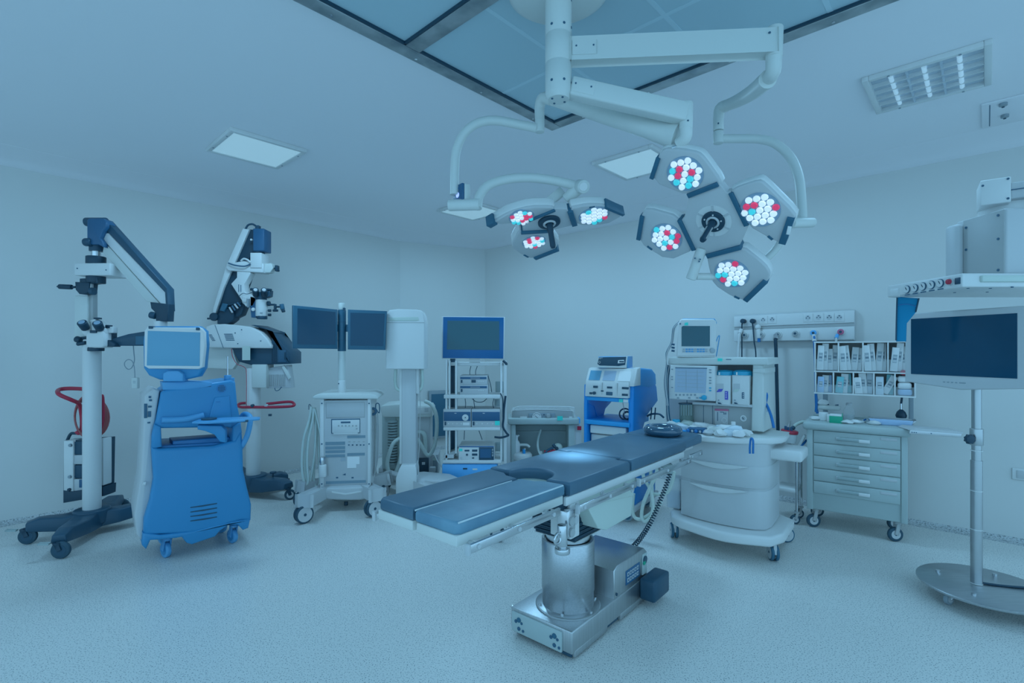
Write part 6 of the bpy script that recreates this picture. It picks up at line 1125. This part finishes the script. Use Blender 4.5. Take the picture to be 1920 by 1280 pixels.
mo.prism([(x0-bz_, z1+bz_*.9), (x1+bz_, z1+bz_*.9), (x1+bz_, zlo+.018), ((x0+x1)/2, zlo-.012), (x0-bz_, zlo+.018)], -.004, .055, 'lgrey', .010, seg=3)
mo.box(x0+.05, x1-.05, .05, .10, z0+.02, z1-.02, 'grey', .02)
s_ = t.p('screen', mo, F=Fm); s_.box(x0, x1, -.007, .002, z0, z1, 'screen', 0)
xm = (x0+x1)/2
for k in range(6): b_ = t.p('button', mo, F=Fm); b_.box(xm-.09+k*.022, xm-.078+k*.022+(.014 if k == 4 else 0), -.0055, .0, z0-.043, z0-.037, 'mgrey', .001)
mb_ = t.p('monitor_bracket'); m_c = t.L(Fm.mat @ Vector((0, .08, 0))); mb_.beam((0, 0, m_c.z), m_c, .05, .07, 'lgrey', .004); mb_.cyl((0, 0, m_c.z-.04), (0, 0, m_c.z+.04), .028, 'steel', n=20)
# ---- ceiling pendant
t = Thing('medical_pendant', 'pale blue ceiling pendant with gauge shelf, cut by the right picture edge', 'medical pendant', (2.72, 2.95, 1.88), 0)
xb = 2.31-2.72; Fw = WORLD
zS0, zS1 = P(1803, 538, 2.6).z, P(1803, 512, 2.6).z
sh = t.p('shelf', F=Fw, label='white shelf with gauges'); sh.box(2.31, 3.15, 2.6, 3.12, zS0, zS1, 'white', .008); sh.box(2.40, 3.15, 2.585, 2.605, zS0+.025, zS1-.012, 'cream', .006); sh.box(2.306, 2.36, 3.02, 3.10, zS0-.004, zS1-.02, 'white', .012)
SF = Frame((2.31, 2.86, 1.85), -90)                             # its left side: local x = towards the camera
for px, py in ((1701, 542.5), (1716, 540), (1731, 537), (1747, 534), (1763.5, 531)):
    g_ = t.p('gauge', F=SF, label='small round pressure gauge'); c_ = SF.hit(px, py, 0); g_.cyl((c_.x, .002, c_.z), (c_.x, -.006, c_.z), .0235, 'slate', n=24, bev=.002); g_.cyl((c_.x, -.006, c_.z), (c_.x, -.0075, c_.z), .0205, 'white', n=24)
    g_.beam((c_.x-.004, -.0085, c_.z+.012), (c_.x+.006, -.0085, c_.z-.004), .002, .003, 'dark', 0)
    l_ = t.p('gauge_label', F=SF); l_.box(c_.x-.018, c_.x+.018, -.0015, .001, c_.z-.034, c_.z-.028, 'slate', 0)
k_ = t.p('emergency_button', F=SF, label='red round button'); c_ = SF.hit(1783, 528, 0); k_.cyl((c_.x, .0, c_.z), (c_.x, -.008, c_.z), .020, 'lgrey', n=20); k_.cyl((c_.x, -.006, c_.z), (c_.x, -.02, c_.z), .014, 'red', n=18, bev=.003)
k_ = t.p('socket', F=SF); c_ = SF.hit(1796, 526.5, 0); k_.box(c_.x-.016, c_.x+.016, -.004, .002, c_.z-.017, c_.z+.017, 'dark', .002)
bx = t.p('housing', F=Fw, label='tall blue grey box'); zt0 = P(1884, 389, 2.65).z
bx.box(2.585, 3.05, 2.65, 2.95, zS1-.002, zt0, 'lgrey', .012); bx.box(2.582, 2.59, 2.66, 2.90, zS1+.002, zt0-.006, 'grey', .002)
for py_, z in ((2.69, zt0-.03), (2.69, (zS1+zt0)/2+.02), (2.69, zS1+.03), (2.88, zt0-.05), (2.88, (zS1+zt0)/2)): s_ = t.p('screw', F=Fw); s_.cyl((2.583, py_, z), (2.579, py_, z), .007, 'slate', n=10)
bx.box(2.545, 2.60, 2.90, 2.985, zS1-.002, zt0-.02, 'lgrey', .02)
nk = t.p('bearing', F=Fw); ca = P(1885, 370, 2.85); nk.cyl((ca.x, ca.y, zt0-.01), (ca.x, ca.y, zt0+.10), .115, 'white', n=36, bev=.006)
ra = t.p('arm', F=Fw, label='boxy white ceiling arm'); FA = Frame(P(1868, 358, 2.74), -38)
zA0, zA1 = P(1868, 386, 2.72).z, P(1868, 338, 2.72).z
ra.M = FA.mat; x0 = FA.hit(1838, 360).x; x1 = FA.hit(1896, 358).x; h_ = (zA1-zA0)/2; ra.box(x0, x1, 0, .20, -h_, h_, 'white', .006); ra.box(x1, x1+.9, .02, .18, -h_+.02, h_-.03, 'lgrey', .006); ra.box(x1+.0, x1+.9, .014, .022, -.003, .001, 'slate', 0)
for sx, sz in ((x1-.012, h_-.012), (x1-.012, -h_+.02), (x0+.01, h_-.03)): ra.cyl((sx, -.003, sz), (sx, .001, sz), .006, 'slate', n=8)
ra.M = Matrix.Identity(4); dp_ = t.p('ceiling_column', F=Fw, label='white column up to the ceiling'); e_ = FA.mat @ Vector((x1+.85, .10, 0)); dp_.cyl((e_.x, e_.y, e_.z-.1), (e_.x, e_.y, ZC), .09, 'white', n=28)
for px, py in ((1790, 548), (1815, 540), (1857, 540), (1898, 538), (1851, 547)): s_ = t.p('screw', F=Fw); Ys = (zS0-EYE and (zS0-EYE)*FPX/(HY-py)); c_ = P(px, py, Ys); s_.cyl((c_.x, c_.y, zS0-.003), (c_.x, c_.y, zS0+.002), .006, 'slate', n=8)
o = One('blue_cloth', 'strip of blue cloth hanging from the pendant shelf behind the big monitor', 'cloth', P(1700, 600, 3.06), -40)
pr = [(1681, 556), (1723, 559), (1717, 585), (1700, 606), (1699, 640), (1680, 640), (1680, 600), (1682, 580)]
for k in range(1): o.pprism(pr, 0, .02, 'clothblue', .006)
o.ptube([(1682, 557), (1681, 590), (1680, 638)], -.004, .004, 'dark', 6); o.ptube([(1723, 559), (1717, 585)], -.004, .004, 'dark', 6); o.ptube([(1683, 572), (1700, 570), (1718, 574)], -.004, .003, 'blued', 6)
for mb in PENDING: mb.build()
